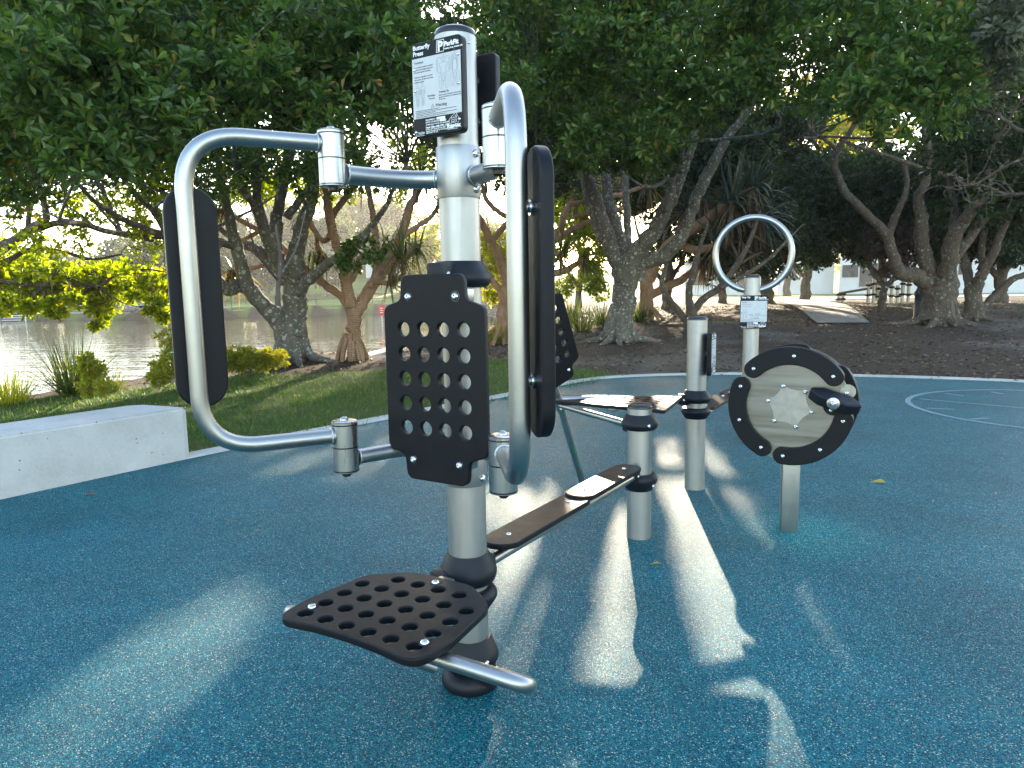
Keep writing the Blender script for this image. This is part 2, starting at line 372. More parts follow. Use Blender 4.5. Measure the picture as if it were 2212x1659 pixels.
# ------------------------------------------------------------------ sign panels
def sign_panel(T, ctr, n, p, w, h, title, figures, thick=.03, detail=True):
    """board with white field, header, drawings and footer. ctr = centre of the front face"""
    M = mat4(ctr, p, UP, n)          # local x right, y up, z out
    def TM(x, y, z): return M @ Matrix.Translation((x, y, z))
    Mb = M @ Matrix.Translation((0, 0, -thick/2))
    board = T.mesh('sign_panel', curve_mesh([fil2([(-w/2, -h/2), (w/2, -h/2), (w/2, h/2), (-w/2, h/2)], .02)], thick/2-.004, .004, Mb), 'hdpe')
    fw = w*.965; top = h/2-h*.165; bot = -h/2+h*.2
    g = Geo(); box(g, M @ Vector((0, (top+bot)/2, .0005)), fw, top-bot, .001, p, UP, n); T.part('white_field', g, 'sign_face', board, False)
    zt = .0014; wm = []; dm = []; lm = []
    s = w/.19
    def wt(t, x, y, sz, b=0., al='LEFT', sp=1.0): wm.append(text_mesh(t, sz*s, TM(x*s, y, zt if True else 0), b*s, al, sp))
    def dt(t, x, y, sz, b=0., al='LEFT', sp=1.0): dm.append(text_mesh(t, sz*s, TM(x*s, y, zt), b*s, al, sp))
    def line(pts, wd, store, closed=False):
        pts = [Vector((a, b)) for a, b in pts]
        if closed: pts = pts+[pts[0]]
        g2 = Geo()
        for a, b in zip(pts, pts[1:]):
            d = (b-a)
            if d.length < 1e-6: continue
            d.normalize(); nn = Vector((-d.y, d.x))*wd/2; e = d*wd*.3
            g2.add([M @ Vector((q.x, q.y, zt+.0004)) for q in (a-e+nn, b+e+nn, b+e-nn, a-e-nn)], [(0, 1, 2, 3)])
        m = bpy.data.meshes.new('l'); m.from_pydata([tuple(v) for v in g2.v], [], g2.f); store.append(m)
    hh = h*.165; hy = h/2-hh
    wt(title, -.087, h/2-hh*.46, .0185, .0005, sp=.95)
    # badge : rounded square frame with a slanted P
    bx = .004*s; by = hy+hh*.12; bs = hh*.72
    line([(bx, by), (bx+bs*.8, by), (bx+bs*.85, by+bs), (bx+bs*.05, by+bs)], .0016*s, wm, True)
    wm.append(text_mesh('P', bs*1.12, TM(bx+bs*.12, by+bs*.12, zt) @ Matrix.Shear('XZ', 4, (0, 0)), .0016*s))
    wt('ParkFit', .033, hy+hh*.40, .0185, .0010)
    wt('Healthy Body, Healthy Life', .033, hy+hh*.20, .0062, .0002)
    # body text
    T1 = top
    dt('Technique', -.084, T1-h*.055, .0085, .0002)
    dt('In a seated position, extend\narms horizontally and press\nforearms against handles.\n\nPull arms together towards\nthe centre of the chest then\nrelease slowly.' if figures == 'press' else 'Place one foot on the step,\nhold the bar and push up.\n\nReturn slowly, change leg.', -.084, T1-h*.10, .0064, 0, sp=1.05*(h/.26)/s)
    dt('Develops', -.034, bot+h*.215, .0075, .0002); dt('- Pectorals' if figures == 'press' else '- Quadriceps', -.034, bot+h*.185, .0064)
    dt('Training Tip', .008, bot+h*.235, .0078, .0002); dt('Start at your level of control and\nspeed of motion to maximise your\nwork out.', .008, bot+h*.205, .0062, sp=1.0)
    dt('Warning', -.006, bot+h*.10, .0125, .0003)
    tx = -.016*s; ty = bot+h*.10
    line([(tx-.006*s, ty-.001), (tx+.006*s, ty-.001), (tx, ty+.010*s)], .0009*s, dm, True); line([(tx, ty+.0065*s), (tx, ty+.0025*s)], .0009*s, dm)
    dt('- Recommended for use by persons of height more than 1.4m\n- If you suffer from any medical condition that may be adversely affected by physical exercise, do not use\n   the equipment without first seeking medical advice.\n- This item of equipment is designed for use by a single user only and for the exercise shown in the above\n   diagram. Forpark cannot take any risk for improper equipment which is in use.\n- Please take care when entering and exiting this item.', -.084, bot+h*.078, .0037, 0, sp=1.25)
    # drawings
    def figure(cx, cy, k, arms):
        lw = .0007*s
        line([(cx+k*.07*math.cos(a), cy+k*.62+k*.09*math.sin(a)) for a in np.linspace(0, 2*PI, 12)], lw, lm, True)
        line([(cx-k*.04, cy+k*.95), (cx-k*.04, cy+k*.7)], lw, lm); line([(cx+k*.04, cy+k*.95), (cx+k*.04, cy+k*.7)], lw, lm); line([(cx-k*.04, cy+k*.95), (cx+k*.04, cy+k*.95)], lw, lm)
        line([(cx-k*.08, cy+k*.5), (cx-k*.24*arms, cy+k*.44), (cx-k*.2*arms, cy+k*.3), (cx-k*.13, cy+k*.3), (cx-k*.13, cy+k*.02), (cx+k*.13, cy+k*.02), (cx+k*.13, cy+k*.3), (cx+k*.2*arms, cy+k*.3), (cx+k*.24*arms, cy+k*.44), (cx+k*.08, cy+k*.5)], lw, lm, True)
        for sg in (-1, 1):
            line([(cx+sg*k*.12, cy+k*.02), (cx+sg*k*.25, cy-k*.12), (cx+sg*k*.24, cy-k*.5), (cx+sg*k*.2, cy-k*.62), (cx+sg*k*.08, cy-k*.62), (cx+sg*k*.12, cy-k*.5), (cx+sg*k*.1, cy-k*.1)], lw, lm)
            ax = cx+sg*k*.34*arms
            line([(ax-k*.03, cy+k*.15), (ax-k*.03, cy+k*.62), (ax+k*.03, cy+k*.62), (ax+k*.03, cy+k*.15)], lw, lm, True)
            line([(ax, cy+k*.62), (ax-sg*k*.02, cy+k*.72), (cx+sg*k*.12, cy+k*.72), (cx+sg*k*.12, cy+k*.62)], lw, lm)
            line([(ax, cy+k*.15), (ax-sg*k*.04, cy+k*.05), (cx+sg*k*.16, cy+k*.08)], lw, lm)
        line([(cx-k*.1, cy-k*.08), (cx+k*.1, cy-k*.08), (cx+k*.05, cy-k*.3), (cx-k*.05, cy-k*.3)], lw, lm, True)
        line([(cx, cy-k*.3), (cx, cy-k*.5)], lw*1.5, lm)
    def body(cx, cy, k):
        lw = .0006*s
        line([(cx+k*.08*math.cos(a), cy+k*.86+k*.1*math.sin(a)) for a in np.linspace(0, 2*PI, 10)], lw, lm, True)
        line([(cx-k*.2, cy+k*.68), (cx-k*.26, cy+k*.1), (cx-k*.2, cy+k*.1), (cx-k*.14, cy+k*.5), (cx-k*.14, cy-k*.1), (cx-k*.12, cy-k*.85), (cx-k*.03, cy-k*.85), (cx, cy-k*.1), (cx+k*.03, cy-k*.85), (cx+k*.12, cy-k*.85), (cx+k*.14, cy-k*.1), (cx+k*.14, cy+k*.5), (cx+k*.2, cy+k*.1), (cx+k*.26, cy+k*.1), (cx+k*.2, cy+k*.68)], lw, lm, True)
        for q in (.45, .3, .15, 0, -.3, -.5): line([(cx-k*.12, cy+k*q), (cx+k*.12, cy+k*(q-.05))], lw, lm)
    if figures == 'press':
        figure(.028*s, T1-h*.21, .068*s, 1.0); figure(.070*s, T1-h*.20, .066*s, .45)
    else:
        line([(.0, T1-h*.32), (0, T1-h*.22), (.02*s, T1-h*.22), (.02*s, T1-h*.08), (.035*s, T1-h*.08), (.035*s, T1-h*.22), (.055*s, T1-h*.22), (.055*s, T1-h*.32)], .001*s, lm)
        line([(.065*s, T1-h*.28), (.07*s, T1-h*.16), (.08*s, T1-h*.08)], .001*s, lm); line([(.08*s, T1-h*.08), (.082*s, T1-h*.28)], .001*s, lm)
    body(-.073*s, bot+h*.24, .036*s); body(-.053*s, bot+h*.245, .036*s)
    # footer
    fy = -h/2
    wt('EQUIPMENT CODE', -.045, fy+h*.165, .0068, .0001); wt('DATE OF MANUFACTURE', -.045, fy+h*.14, .0068, .0001); wt('COMPLIANT WITH AS 16630:2021', -.045, fy+h*.115, .0062, .0001)
    wt('Head Office (08) 9472 1788', -.045, fy+h*.085, .0078, .0003); wt('PO Box 497 Cloverdale WA 6985\nForpark Australia Pty Ltd T/A Forpark Australia\nABN 55 817 491 594', -.045, fy+h*.066, .0054, .0001, sp=.95)
    for yy, x0, x1 in ((fy+h*.165, -.002, .03), (fy+h*.14, .010, .03)):
        g = Geo(); g.add([M @ Vector((a*s, b, zt)) for a, b in ((x0, yy-.001), (x1, yy-.001), (x1, yy+.0065*s), (x0, yy+.0065*s))], [(0, 1, 2, 3)])
        m = bpy.data.meshes.new('b'); m.from_pydata([tuple(v) for v in g.v], [], g.f); wm.append(m)
    line([(-.084*s, fy+h*.03), (-.055*s, fy+h*.03), (-.055*s, fy+h*.055), (-.084*s, fy+h*.055)], .0007*s, wm, True)
    wt('SCAN ME', -.074, fy+h*.036, .0058, .0001); wt('for Product Information', -.086, fy+h*.014, .0036)
    wt('FORPARK', .036, fy+h*.055, .0118, .0009); wt('A U S T R A L I A', .038, fy+h*.035, .0050, .0001)
    au = [(-.95, .12), (-.62, .38), (-.4, .62), (-.22, .62), (-.05, .9), (.2, .84), (.22, .62), (.42, .5), (.5, .98), (.68, .55), (.95, .1), (.9, -.25), (.62, -.6), (.3, -.62), (.1, -.35), (-.1, -.28), (-.4, -.35), (-.7, -.55), (-.9, -.45), (-.85, -.15)]
    ax, ay, ak = .063*s, fy+h*.13, .020*s
    line([(ax+a*ak, ay+b*ak) for a, b in au], .0011*s, wm, True)
    for q in (-.4, 0, .4):
        line([(ax+q*ak+ak*.11*math.cos(a), ay+ak*.35+ak*.11*math.sin(a)) for a in np.linspace(0, 2*PI, 8)], .001*s, wm)
        line([(ax+(q-.2)*ak, ay+ak*.12), (ax+q*ak, ay-ak*.05), (ax+(q+.2)*ak, ay+ak*.12)], .0011*s, wm); line([(ax+(q-.12)*ak, ay-ak*.4), (ax+q*ak, ay-ak*.05), (ax+(q+.12)*ak, ay-ak*.4)], .0011*s, wm)
    line([(ax+.52*ak, ay-.72*ak), (ax+.66*ak, ay-.72*ak), (ax+.6*ak, ay-.9*ak)], .001*s, wm, True)
    for nm, ms, mt in (('white_lettering', wm, 'white_print'), ('printed_text', dm, 'ink'), ('line_drawing', lm, 'ink_line')):
        T.mesh(nm, join_meshes(ms, nm), mt, board, False)
    for yy in (top-.012, 0.0, -h/2+h*.13):
        for sg in (-1, 1): bolt(T, M @ Vector((sg*(w/2-.012), yy-(.02 if sg < 0 and yy != 0 else 0), .001)), n, .005*s, board)
    return board

# ================================================================== BUTTERFLY PRESS
P = Vector((-.163, 2.402, 0)); N1, P1 = nvec(31)
ZT = 2.195
T = Thing('butterfly_press', 'butterfly press on the tallest steel pole, with curved swing arms, holed backrest and seat', 'exercise machine', P)
pole_part(T, P, 0, ZT, name='pole')
g = Geo(); bolt_geo(g, P+Vector((.045, -.049, ZT-.03)), (.68, -.73, 0), .005); T.part('bolt', g, 'chrome')
# foot collar
g = Geo(); lathe(g, [(.068, .075), (.078, .073), (.096, .058), (.104, .04), (.103, .022), (.094, .006), (.085, 0)], P); T.part('foot_collar', g, 'rubber_black')
# arm sleeves
zU0, zU1 = H(1000, 430, P), H(1000, 320, P)
for z0, z1 in ((zU0, zU1), (H(1020, 1042, P), H(1015, 950, P))):
    g = Geo(); lathe(g, [(POLE_R+.0005, z0+.001), (POLE_R+.0045, z0), (POLE_R+.005, z0+.001), (POLE_R+.005, z1-.001), (POLE_R+.0045, z1), (POLE_R+.0005, z1-.001)], P)
    sl = T.part('sleeve', g, 'alu')
    for zz in (z0+.025, z1-.025):
        for a in (55, 235):
            d = Vector((math.sin(math.radians(a)), -math.cos(math.radians(a)), 0)); bolt(T, P+d*(POLE_R+.004)+UP*zz, d, .013, sl)
HR = .041
def hinge(ctr, cap_up):
    g = Geo(); hh = .083
    lathe(g, [(HR-.003, -hh), (HR, -hh+.002), (HR, -.002), (HR-.003, -.001)], ctr); lathe(g, [(HR-.003, .001), (HR, .002), (HR, hh-.002), (HR-.003, hh)], ctr)
    h = T.part('hinge', g, 'steel_bright')
    for zz in (-hh+.006, 0, hh-.010): T.part('seal_ring', lathe(Geo(), [(HR-.004, zz-.003), (HR+.0006, zz-.002), (HR+.0006, zz+.002), (HR-.004, zz+.003)], ctr), 'cap', h)
    g = Geo(); lathe(g, [(HR-.003, hh-.001), (HR-.001, hh+.001), (HR-.006, hh+.003), (.014, hh+.0035), (.0135, hh+.008), (.009, hh+.013), (.002, hh+.0145)], ctr); T.part('hinge_cap', g, 'steel_bright', h)
    T.part('hinge_nut', lathe(Geo(), [(.010, -hh-.016), (.014, -hh-.012), (.015, -hh-.001)], ctr), 'dark_steel', h)
    return h
def Dp(x, y, d): return D(x, y, d)
LU, LL = D(713, 345, 2.334), D(750, 965, 2.334); RU, RL = D(1068, 297, 2.0), D(1093, 1001, 2.0)
lx = (LU+LL)/2; rx = (RU+RL)/2
zu = (LU.z+RU.z)/2; zl = (LL.z+RL.z)/2
LH = Vector((lx.x, lx.y, 0)); RHh = Vector((rx.x, rx.y, 0))
for B in (LH, RHh):
    for z in (zu, zl): hinge(B+UP*z, z == zl)
def weld(a, d, r, parent=None):
    g = Geo(); x, y, dd = frame_of(d); pts = []
    for k in range(25):
        an = 2*PI*k/24; pts.append(Vector(a)+(x*math.cos(an)+y*math.sin(an))*(r+.001)+dd*(.0012*math.sin(an*9)))
    tube(g, pts, .0032, 8, False); return T.part('weld_bead', g, 'weld', parent)
# links from the pole sleeve to the hinges (lower half of each hinge)
for B, sg in ((LH, -1), (RHh, 1)):
    for z, upper in ((zu-.042, True), (zl-.042, False)):
        a = P+UP*z+P1*sg*(POLE_R+.0)+N1*.01; b = B+UP*z; dirn = (b-a)
        ctrl = a+P1*sg*.12+N1*.03
        pts = []
        for k in range(13):
            t = k/12; pts.append(a*(1-t)**2+ctrl*2*t*(1-t)+b*t*t)
        # stop at the hinge barrel
        g = Geo(); tube(g, [p for p in pts if (p-b).length > HR*.7], .0295 if upper else .025, 24)
        lk = T.part('arm_bracket', g, 'steel')
        weld(pts[0]+(pts[1]-pts[0]).normalized()*.012, pts[1]-pts[0], .0295 if upper else .025, lk); q = b+(pts[-2]-b).normalized()*(HR+.002); weld(q, pts[-2]-b, .0295 if upper else .025, lk)
    # flat gusset behind the backrest
    g = Geo(); a = P+UP*(zl-.04); box(g, a+(P1*sg*.12+N1*.03), .13, .008, .05, (P1*sg+N1*.25).normalized(), (N1-P1*sg*.25).normalized(), UP, .002); T.part('gusset', g, 'alu')
# C shaped arms
RB = .0245; zt_, zb_ = zu+.045, zl+.038
LB0 = D(415, 650, 2.27); RB0 = D(1119, 620, 1.60)
for B, E, sg in ((LH, Vector((LB0.x, LB0.y, 0)), 1), (RHh, Vector((RB0.x, RB0.y, 0)), -1)):
    cd = (E-B).normalized()
    raw = [B+UP*zt_, E+UP*zt_, E+UP*zb_, B+UP*zb_]
    pts = fillet(raw, .165, 14); pts = [p for p in pts]
    pts[0] = pts[0]+cd*HR*.6; pts[-1] = pts[-1]+cd*HR*.6
    g = Geo(); tube(g, pts, RB, 26); arm = T.part('swing_arm', g, 'steel')
    weld(B+UP*zt_+cd*(HR+.002), cd, RB, arm); weld(B+UP*zb_+cd*(HR+.002), cd, RB, arm)
    # pad
    side = UP.cross(cd)*sg        # pad lies on the far side of the arm plane
    if side.y < 0 and sg == 1: side = -side
    if sg == -1 and side.x < 0: side = -side
    zp0, zp1 = (1.065, 1.708)
    yaw = .0
    Y = UP; X = cd; Z = X.cross(Y)
    if Z.dot(side) < 0: X = -cd; Z = X.cross(Y)
    # pad is turned a little about the tube so its face meets the forearm
    rot = Matrix.Rotation(math.radians(7 if sg == -1 else 4)*(1), 3, 'Z'); X = rot @ X; Z = rot @ Z
    ctr = E+UP*((zp0+zp1)/2)+Z*(RB+.010+.015)-cd*(.018 if sg == 1 else .0)
    me = curve_mesh([stad(.145, zp1-zp0)], .015-.006, .006, mat4(ctr, X, Y, Z)); pad = T.mesh('forearm_pad', me, 'hdpe', arm)
    for zz in (zp0+.13, zp1-.13):
        g = Geo(); lathe(g, [(.012, RB-.006), (.012, RB+.014)], E+UP*zz, Z, 16); lathe(g, [(.018, RB+.004), (.018, RB+.007)], E+UP*zz, Z, 16); T.part('pad_bolt', g, 'chrome', arm)
# backrest
def backrest_outline():
    q = [(0.103, .330), (.118, .268), (.148, .236), (.196, .212)]
    right = [(.122, -.334), (.127, -.254), (.197, -.232), (.197, .232), (.127, .254), (.122, .334)]
    rr = [.032, .026, .032, .032, .026, .032]
    left = [(-x, y) for x, y in right[::-1]]
    return fil2(right+left, rr+rr[::-1], 6)
BH = (.078, .0803)
def holes4x5(cy=0.0): return [circle2((i-1.5)*BH[0], cy+(j-2)*BH[1], .0232, 22, True) for i in range(4) for j in range(5)]
OFF = .165
bc = P+N1*OFF+UP*1.118
Mb = mat4(bc-N1*.010, P1, UP, N1)
br = T.mesh('backrest', curve_mesh([backrest_outline()]+holes4x5(), .0105-.004, .004, Mb), 'hdpe')
for x, y in ((-.092, .264), (.092, .264), (-.092, -.267), (.092, -.267)):
    q = Mb @ Vector((x, y, .0108)); g = Geo(); lathe(g, [(.0175, -.0004), (.0175, .0004)], q, N1, 20); T.part('bolt_recess', g, 'cap', br); bolt(T, q, N1, .0125, br)
for zz in (1.385, .852):
    g = Geo(); box(g, P+N1*(OFF-.045)+UP*zz, .235, .045, .04, P1, N1, UP, .006)
    box(g, P+N1*(POLE_R+.02)+UP*zz, .06, .07, .04, P1, N1, UP, .006); T.part('backrest_bracket', g, 'steel', br)
clamp(T, P, 1.452, N1, h=.085, lug_len=.07)
# seat
SZ = .475
def seat_uv(u, v): return P+P1*u+N1*v
so = [(-.225, .615), (-.262, .52), (-.262, .40), (-.215, .225), (-.12, .178), (.0, .168), (.12, .178), (.215, .225), (.262, .40), (.262, .52), (.225, .615), (.10, .598), (0, .592), (-.10, .598)]
so2 = [(-.262, .640), (-.272, .50), (-.244, .27), (-.115, .172), (.115, .172), (.244, .27), (.272, .50), (.262, .644), (.12, .622), (0, .615), (-.12, .618)]
Ms = mat4(Vector((P.x, P.y, SZ-.0115))+N1*.015+P1*.03, P1, N1, P1.cross(N1))
zsgn = 1 if P1.cross(N1).z > 0 else -1
hs = []
for j, (rw, xs) in enumerate(((.572, 6), (.492, 6), (.412, 6), (.332, 6), (.252, 4))):
    for i in range(xs):
        u = (i-(xs-1)/2)*.0805; hs.append(circle2(u, rw, .0232, 22, True))
seat = T.mesh('seat', curve_mesh([fil2(so2, [.065, .12, .09, .11, .11, .09, .12, .065, .2, .2, .2], 7)]+hs, .0115-.004, .004, Ms), 'hdpe')
for x, y in ((-.214, .535), (0, .213), (.214, .545)):
    q = Ms @ Vector((x, y, zsgn*.0118)); g = Geo(); lathe(g, [(.019, -.0004), (.019, .0004)], q, UP, 20); T.part('bolt_recess', g, 'cap', seat); bolt(T, q, UP, .0125, seat)
# seat support tube : from the lower clamp, out, under the seat, and back
zt2 = SZ-.050
aR = D(1085, 1457, 2.27); a1 = G(1128, 1478, zt2); a0 = G(628, 1322, zt2)
aL = P+N1*.13-P1*.06; aL.z = aR.z
ext = (a1-a0).normalized()
g = Geo(); tube(g, fillet([aL+Vector((0, 0, 0)), a0-ext*.05, a1+ext*.035, aR], [.05, .06], 10), .0215, 24); T.part('seat_tube', g, 'steel')
g = Geo(); box(g, P+N1*.20+UP*(SZ-.040), .06, .16, .03, P1, N1, UP, .008); T.part('seat_bracket', g, 'steel')
g = Geo(); box(g, P+N1*.42+UP*(SZ-.030), .05, .36, .006, P1, N1, UP, .002); T.part('seat_bracket', g, 'steel')
RAILD = (Vector((.70, 3.888, 0))-P).normalized()
clamp(T, P, H(1020, 1222, P), RAILD, h=.105, bolts=(), lug_len=.06, lug_z=-.03)
lugL = T.part('lug', box(Geo(), P+(N1-P1*.6).normalized()*(POLE_R+.03)+UP*.40, .075, .07, .10, (N1-P1*.6).normalized(), (P1+N1*.6).normalized(), UP, .018), 'rubber_black')
bolt(T, P+Vector((.02, -.098, .385)), (.3, -1, 0), .011, lugL)
clamp(T, P, .335, None, h=.075, flip=True)
c3 = clamp(T, P, H(1020, 1408, P)+.012, (aR-P), h=.105, bolts=(math.radians(38),), lug_len=.055, lug_z=-.055, lug_h=.06)
# sign boards on the pole head
sc_ = P+N1*(POLE_R+.045)+UP*2.02
sign_panel(T, sc_+P1*.004, N1, P1, .19, .283, 'Butterfly\nPress', 'press')
bk = P-N1*(POLE_R+.035)+UP*2.02
T.mesh('rear_sign_panel', curve_mesh([fil2([(-.095, -.141), (.095, -.141), (.095, .141), (-.095, .141)], .02)], .0105, .004, mat4(bk, P1, UP, N1)), 'hdpe')
for zz in (1.95, 2.08):
    T.part('sign_spacer', lathe(Geo(), [(.035, 0), (.03, .012), (.02, .03), (.018, .05)], P-N1*(POLE_R+.025)+UP*zz, N1, 20), 'cap'); T.part('sign_spacer', lathe(Geo(), [(.03, 0), (.02, .03)], P+N1*(POLE_R+.02)+UP*zz, -N1, 20), 'cap')

# ================================================================== short posts, foot rail, sit-up bench
Q1 = Vector((.700, 3.888, 0)); Q2 = Vector((1.256, 4.845, 0)); Q3 = Vector((2.118, 6.335, 0)); QW = Vector((1.565, 3.95, 0))
T = Thing('short_post', 'shortest round steel post with black cap, holding the far end of the foot rail', 'post', Q1)
pole_part(T, Q1, 0, .745)
LEG0 = Vector((.50, 4.92, 0)); COLL = D(1209, 872, 4.66)
railz1 = H(1372, 1022, Q1)
clamp(T, Q1, H(1380, 910, Q1), COLL-Q1, h=.085, bolts=(math.radians(20),), lug_len=.045, lug_z=-.035)
clamp(T, Q1, H(1380, 1038, Q1), P-Q1, h=.095, flip=True, bolts=(math.radians(40),), lug_len=.045, lug_z=.05)
T = Thing('foot_rail', 'steel tube rail with two black foot pads, from the butterfly press to the shortest post', 'rail', P+RAILD*.12)
ra = P+RAILD*(POLE_R+.045); ra.z = H(1020, 1222, P)-.03; rb = Q1-RAILD*(POLE_R+.03); rb.z = H(1380, 1038, Q1)+.045
g = Geo(); tube(g, [ra, rb], .0215, 24); T.part('tube', g, 'steel')
rd = (rb-ra).normalized(); rs_ = rd.cross(UP).normalized(); ru = rs_.cross(rd)
L = (rb-ra).length
for (t0, t1, lift) in ((.03, .545, .0), (.50, .985, .012)):
    c = ra+rd*L*(t0+t1)/2+ru*(.0215+.016+.012+lift)
    pad = T.mesh('foot_pad', curve_mesh([stad(.150, L*(t1-t0))], .011-.004, .004, mat4(c, rs_*-1, rd, ru)), 'hdpe')
    for k in (-1, 1):
        q = c+rd*k*L*(t1-t0)*.34+ru*.0112; g = Geo(); lathe(g, [(.015, -.0004), (.015, .0004)], q, ru, 18); T.part('bolt_recess', g, 'cap', pad); bolt(T, q, ru, .010, pad)
        g = Geo(); box(g, c+rd*k*L*(t1-t0)*.34-ru*.02, .05, .04, .02, rs_, rd, ru, .002); T.part('pad_bracket', g, 'dark_steel', pad)
# info post
T = Thing('information_post', 'mid height round steel post with a small black notice board on its right side', 'post', Q2)
pole_part(T, Q2, 0, 1.178)
clamp(T, Q2, .66, COLL-Q2, h=.085, lug_len=.045, lug_z=-.02)
clamp(T, Q2, .545, Q3-Q2, h=.075, lug_len=.04, flip=True)
nb, pb = nvec(-62); nb = Vector((math.sin(math.radians(66)), -math.cos(math.radians(66)), 0)); pb = UP.cross(nb)
sign_panel(T, Q2+nb*(POLE_R+.045)+UP*.952+Vector((.0, -.0, 0)), nb, pb, .19, .283, 'Sit Up\nPush Up', 'step', .03)
g = Geo(); lathe(g, [(.045, 0), (.03, .03)], Q2+nb*(POLE_R+.02)+UP*.95, -nb, 20); T.part('sign_spacer', g, 'cap')
# bench
T = Thing('sit_up_bench', 'sit up bench of holed black plates on a leaning steel leg between two posts', 'bench', LEG0)
ld = (COLL-LEG0).normalized(); top = COLL+ld*.78
g = Geo(); tube(g, [LEG0-ld*.02, top], .0245, 24); leg = T.part('leg', g, 'steel')
g = Geo(); tube(g, [COLL-ld*.05, COLL+ld*.05], .0285, 24); co = T.part('collar', g, 'steel')
bolt(T, COLL-ld*.035+Vector((0, -.028, 0)), (0, -1, 0), .011, co); bolt(T, COLL+ld*.03+Vector((-.028, -.006, 0)), (-1, -.2, 0), .009, co)
g = Geo()
for k, (dx, dz) in enumerate(((.0, .36), (.008, .33), (.012, .30), (.006, .22), (-.006, .42), (.01, .19))):
    c = LEG0+ld*(dz+.02)/abs(ld.z)*.9; box(g, c+Vector((dx, -.0248, 0)), .010, .0015, .012+.006*(k % 2), (1, .2, 0), (0, 1, 0), UP)
T.part('paint_marks', g, 'green_paint', leg)
u1 = Q1+(COLL-Q1).normalized()*.05; u1.z = H(1380, 910, Q1)-.035
u2 = Q2.copy(); u2.z = .64; u2 += (COLL-Q2).normalized()*.06; u2.z = .64
g = Geo(); tube(g, [COLL+Vector((0, 0, -.01)), u1+(COLL-u1).normalized()*.05], .0200, 20); T.part('frame_tube', g, 'steel')
g = Geo(); tube(g, [COLL+Vector((0, 0, .03)), u2+(COLL-u2).normalized()*.03], .0200, 20); T.part('frame_tube', g, 'steel')
# seat plate (same shape as the press seat) between the tubes
mid = (Q1+Q2)/2; sv = (Vector((COLL.x, COLL.y, 0))-mid).normalized(); su = Vector((sv.y, -sv.x, 0))
sw = G(1335, 868, .672)
Mz = mat4(Vector((sw.x, sw.y, .672)), su, sv, su.cross(sv)); 
so3 = [(x, y-.42) for x, y in so2]; tri = fil2([(-.30, -.36), (.30, -.36), (.10, .50), (-.10, .50)], [.02, .02, .10, .10], 7)
hs3 = [circle2((i-(n-1)/2)*.08, -.25+j*.08, .0215, 18, True) for j, n in enumerate((6, 5, 4, 4, 3, 3, 2)) for i in range(n)]
st = T.mesh('seat', curve_mesh([tri]+hs3, .0105-.004, .004, Mz), 'hdpe')
for x, y in ((-.25, -.31), (.25, -.31), (0, .40), (-.14, .1), (.14, .1)): bolt(T, Mz @ Vector((x, y, (1 if su.cross(sv).z > 0 else -1)*.0105)), UP, .011, st)
g = Geo(); box(g, Vector((sw.x, sw.y, .645)), .30, .05, .02, su, sv, UP, .003); T.part('seat_bracket', g, 'steel', st)
# leaning backrest plate along the leg
bn = Vector((.50, -.86, 0)); bX = (bn.cross(ld)).normalized(); bN = ld.cross(bX).normalized()
if bN.y > 0: bN = -bN; 
bX = ld.cross(bN).normalized()
bc2 = COLL+ld*.50+bN*.06
M2 = mat4(bc2, bX, ld, bX.cross(ld))
zz = 1 if bX.cross(ld).y < 0 else -1
b2 = T.mesh('backrest', curve_mesh([backrest_outline()]+holes4x5(), .0105-.004, .004, M2), 'hdpe')
for x, y in ((-.092, .264), (.092, .264), (-.092, -.267), (.092, -.267)): bolt(T, M2 @ Vector((x, y, zz*.0105)), M2.to_3x3() @ Vector((0, 0, zz)), .0125, b2)
g = Geo(); box(g, bc2-bN*.03-ld*.26, .16, .03, .04, bX, bN, ld, .004); T.part('backrest_bracket', g, 'steel', b2)

# step boards between the information post and the ring post
T = Thing('step_rail', 'black step boards on a steel tube between the information post and the ring post', 'rail', Q2)
sd = (Q3-Q2).normalized(); a = Q2+sd*(POLE_R+.03); a.z = .50; b = Q3-sd*(POLE_R+.02); b.z = .50
g = Geo(); tube(g, [a, b], .0215, 20); T.part('tube', g, 'steel')
sl = sd.cross(UP).normalized()
for t0, t1 in ((.04, .49), (.51, .96)):
    Lx = (b-a).length; c = a+(b-a)*(t0+t1)/2+UP*.045
    pd = T.mesh('foot_pad', curve_mesh([stad(.15, Lx*(t1-t0))], .007, .004, mat4(c, sl*-1, sd, UP)), 'hdpe')
    for k in (-1, 1): bolt(T, c+sd*k*Lx*(t1-t0)*.36+UP*.011, UP, .011, pd)
# ring post
T = Thing('ring_post', 'tall round steel post carrying a large steel ring handle and a printed notice', 'post', Q3)
zr = H(1630, 600, Q3); pole_part(T, Q3, 0, zr)
zs0 = H(1630, 700, Q3)-.05
g = Geo(); lathe(g, [(POLE_R+.0005, zs0+.1), (POLE_R+.004, zs0+.1), (POLE_R+.004, zr-.004), (POLE_R+.0005, zr-.003)], Q3); T.part('sleeve', g, 'alu')
rdv = Vector((Q3.x, Q3.y, 0)).normalized(); rxv = Vector((rdv.y, -rdv.x, 0))
rc = Q3+UP*H(1635, 549, Q3); RR = .315; g = Geo(); pts = []
for k in range(65):
    an = -PI/2+.20+(2*PI-.40)*k/64; pts.append(rc+rxv*RR*math.cos(an)+UP*RR*math.sin(an))
tube(g, pts, .0262, 20); T.part('ring_handle', g, 'steel')
nr = -Vector((math.sin(math.radians(10)), math.cos(math.radians(10)), 0)); pr = Vector((-nr.y, nr.x, 0))
zc = (H(1630, 640, Q3)+H(1630, 706, Q3))/2
sign_panel(T, Q3+nr*(POLE_R+.055)+UP*zc-rxv*.0, nr, pr, .225, .285, 'Step Up', 'step', .03)
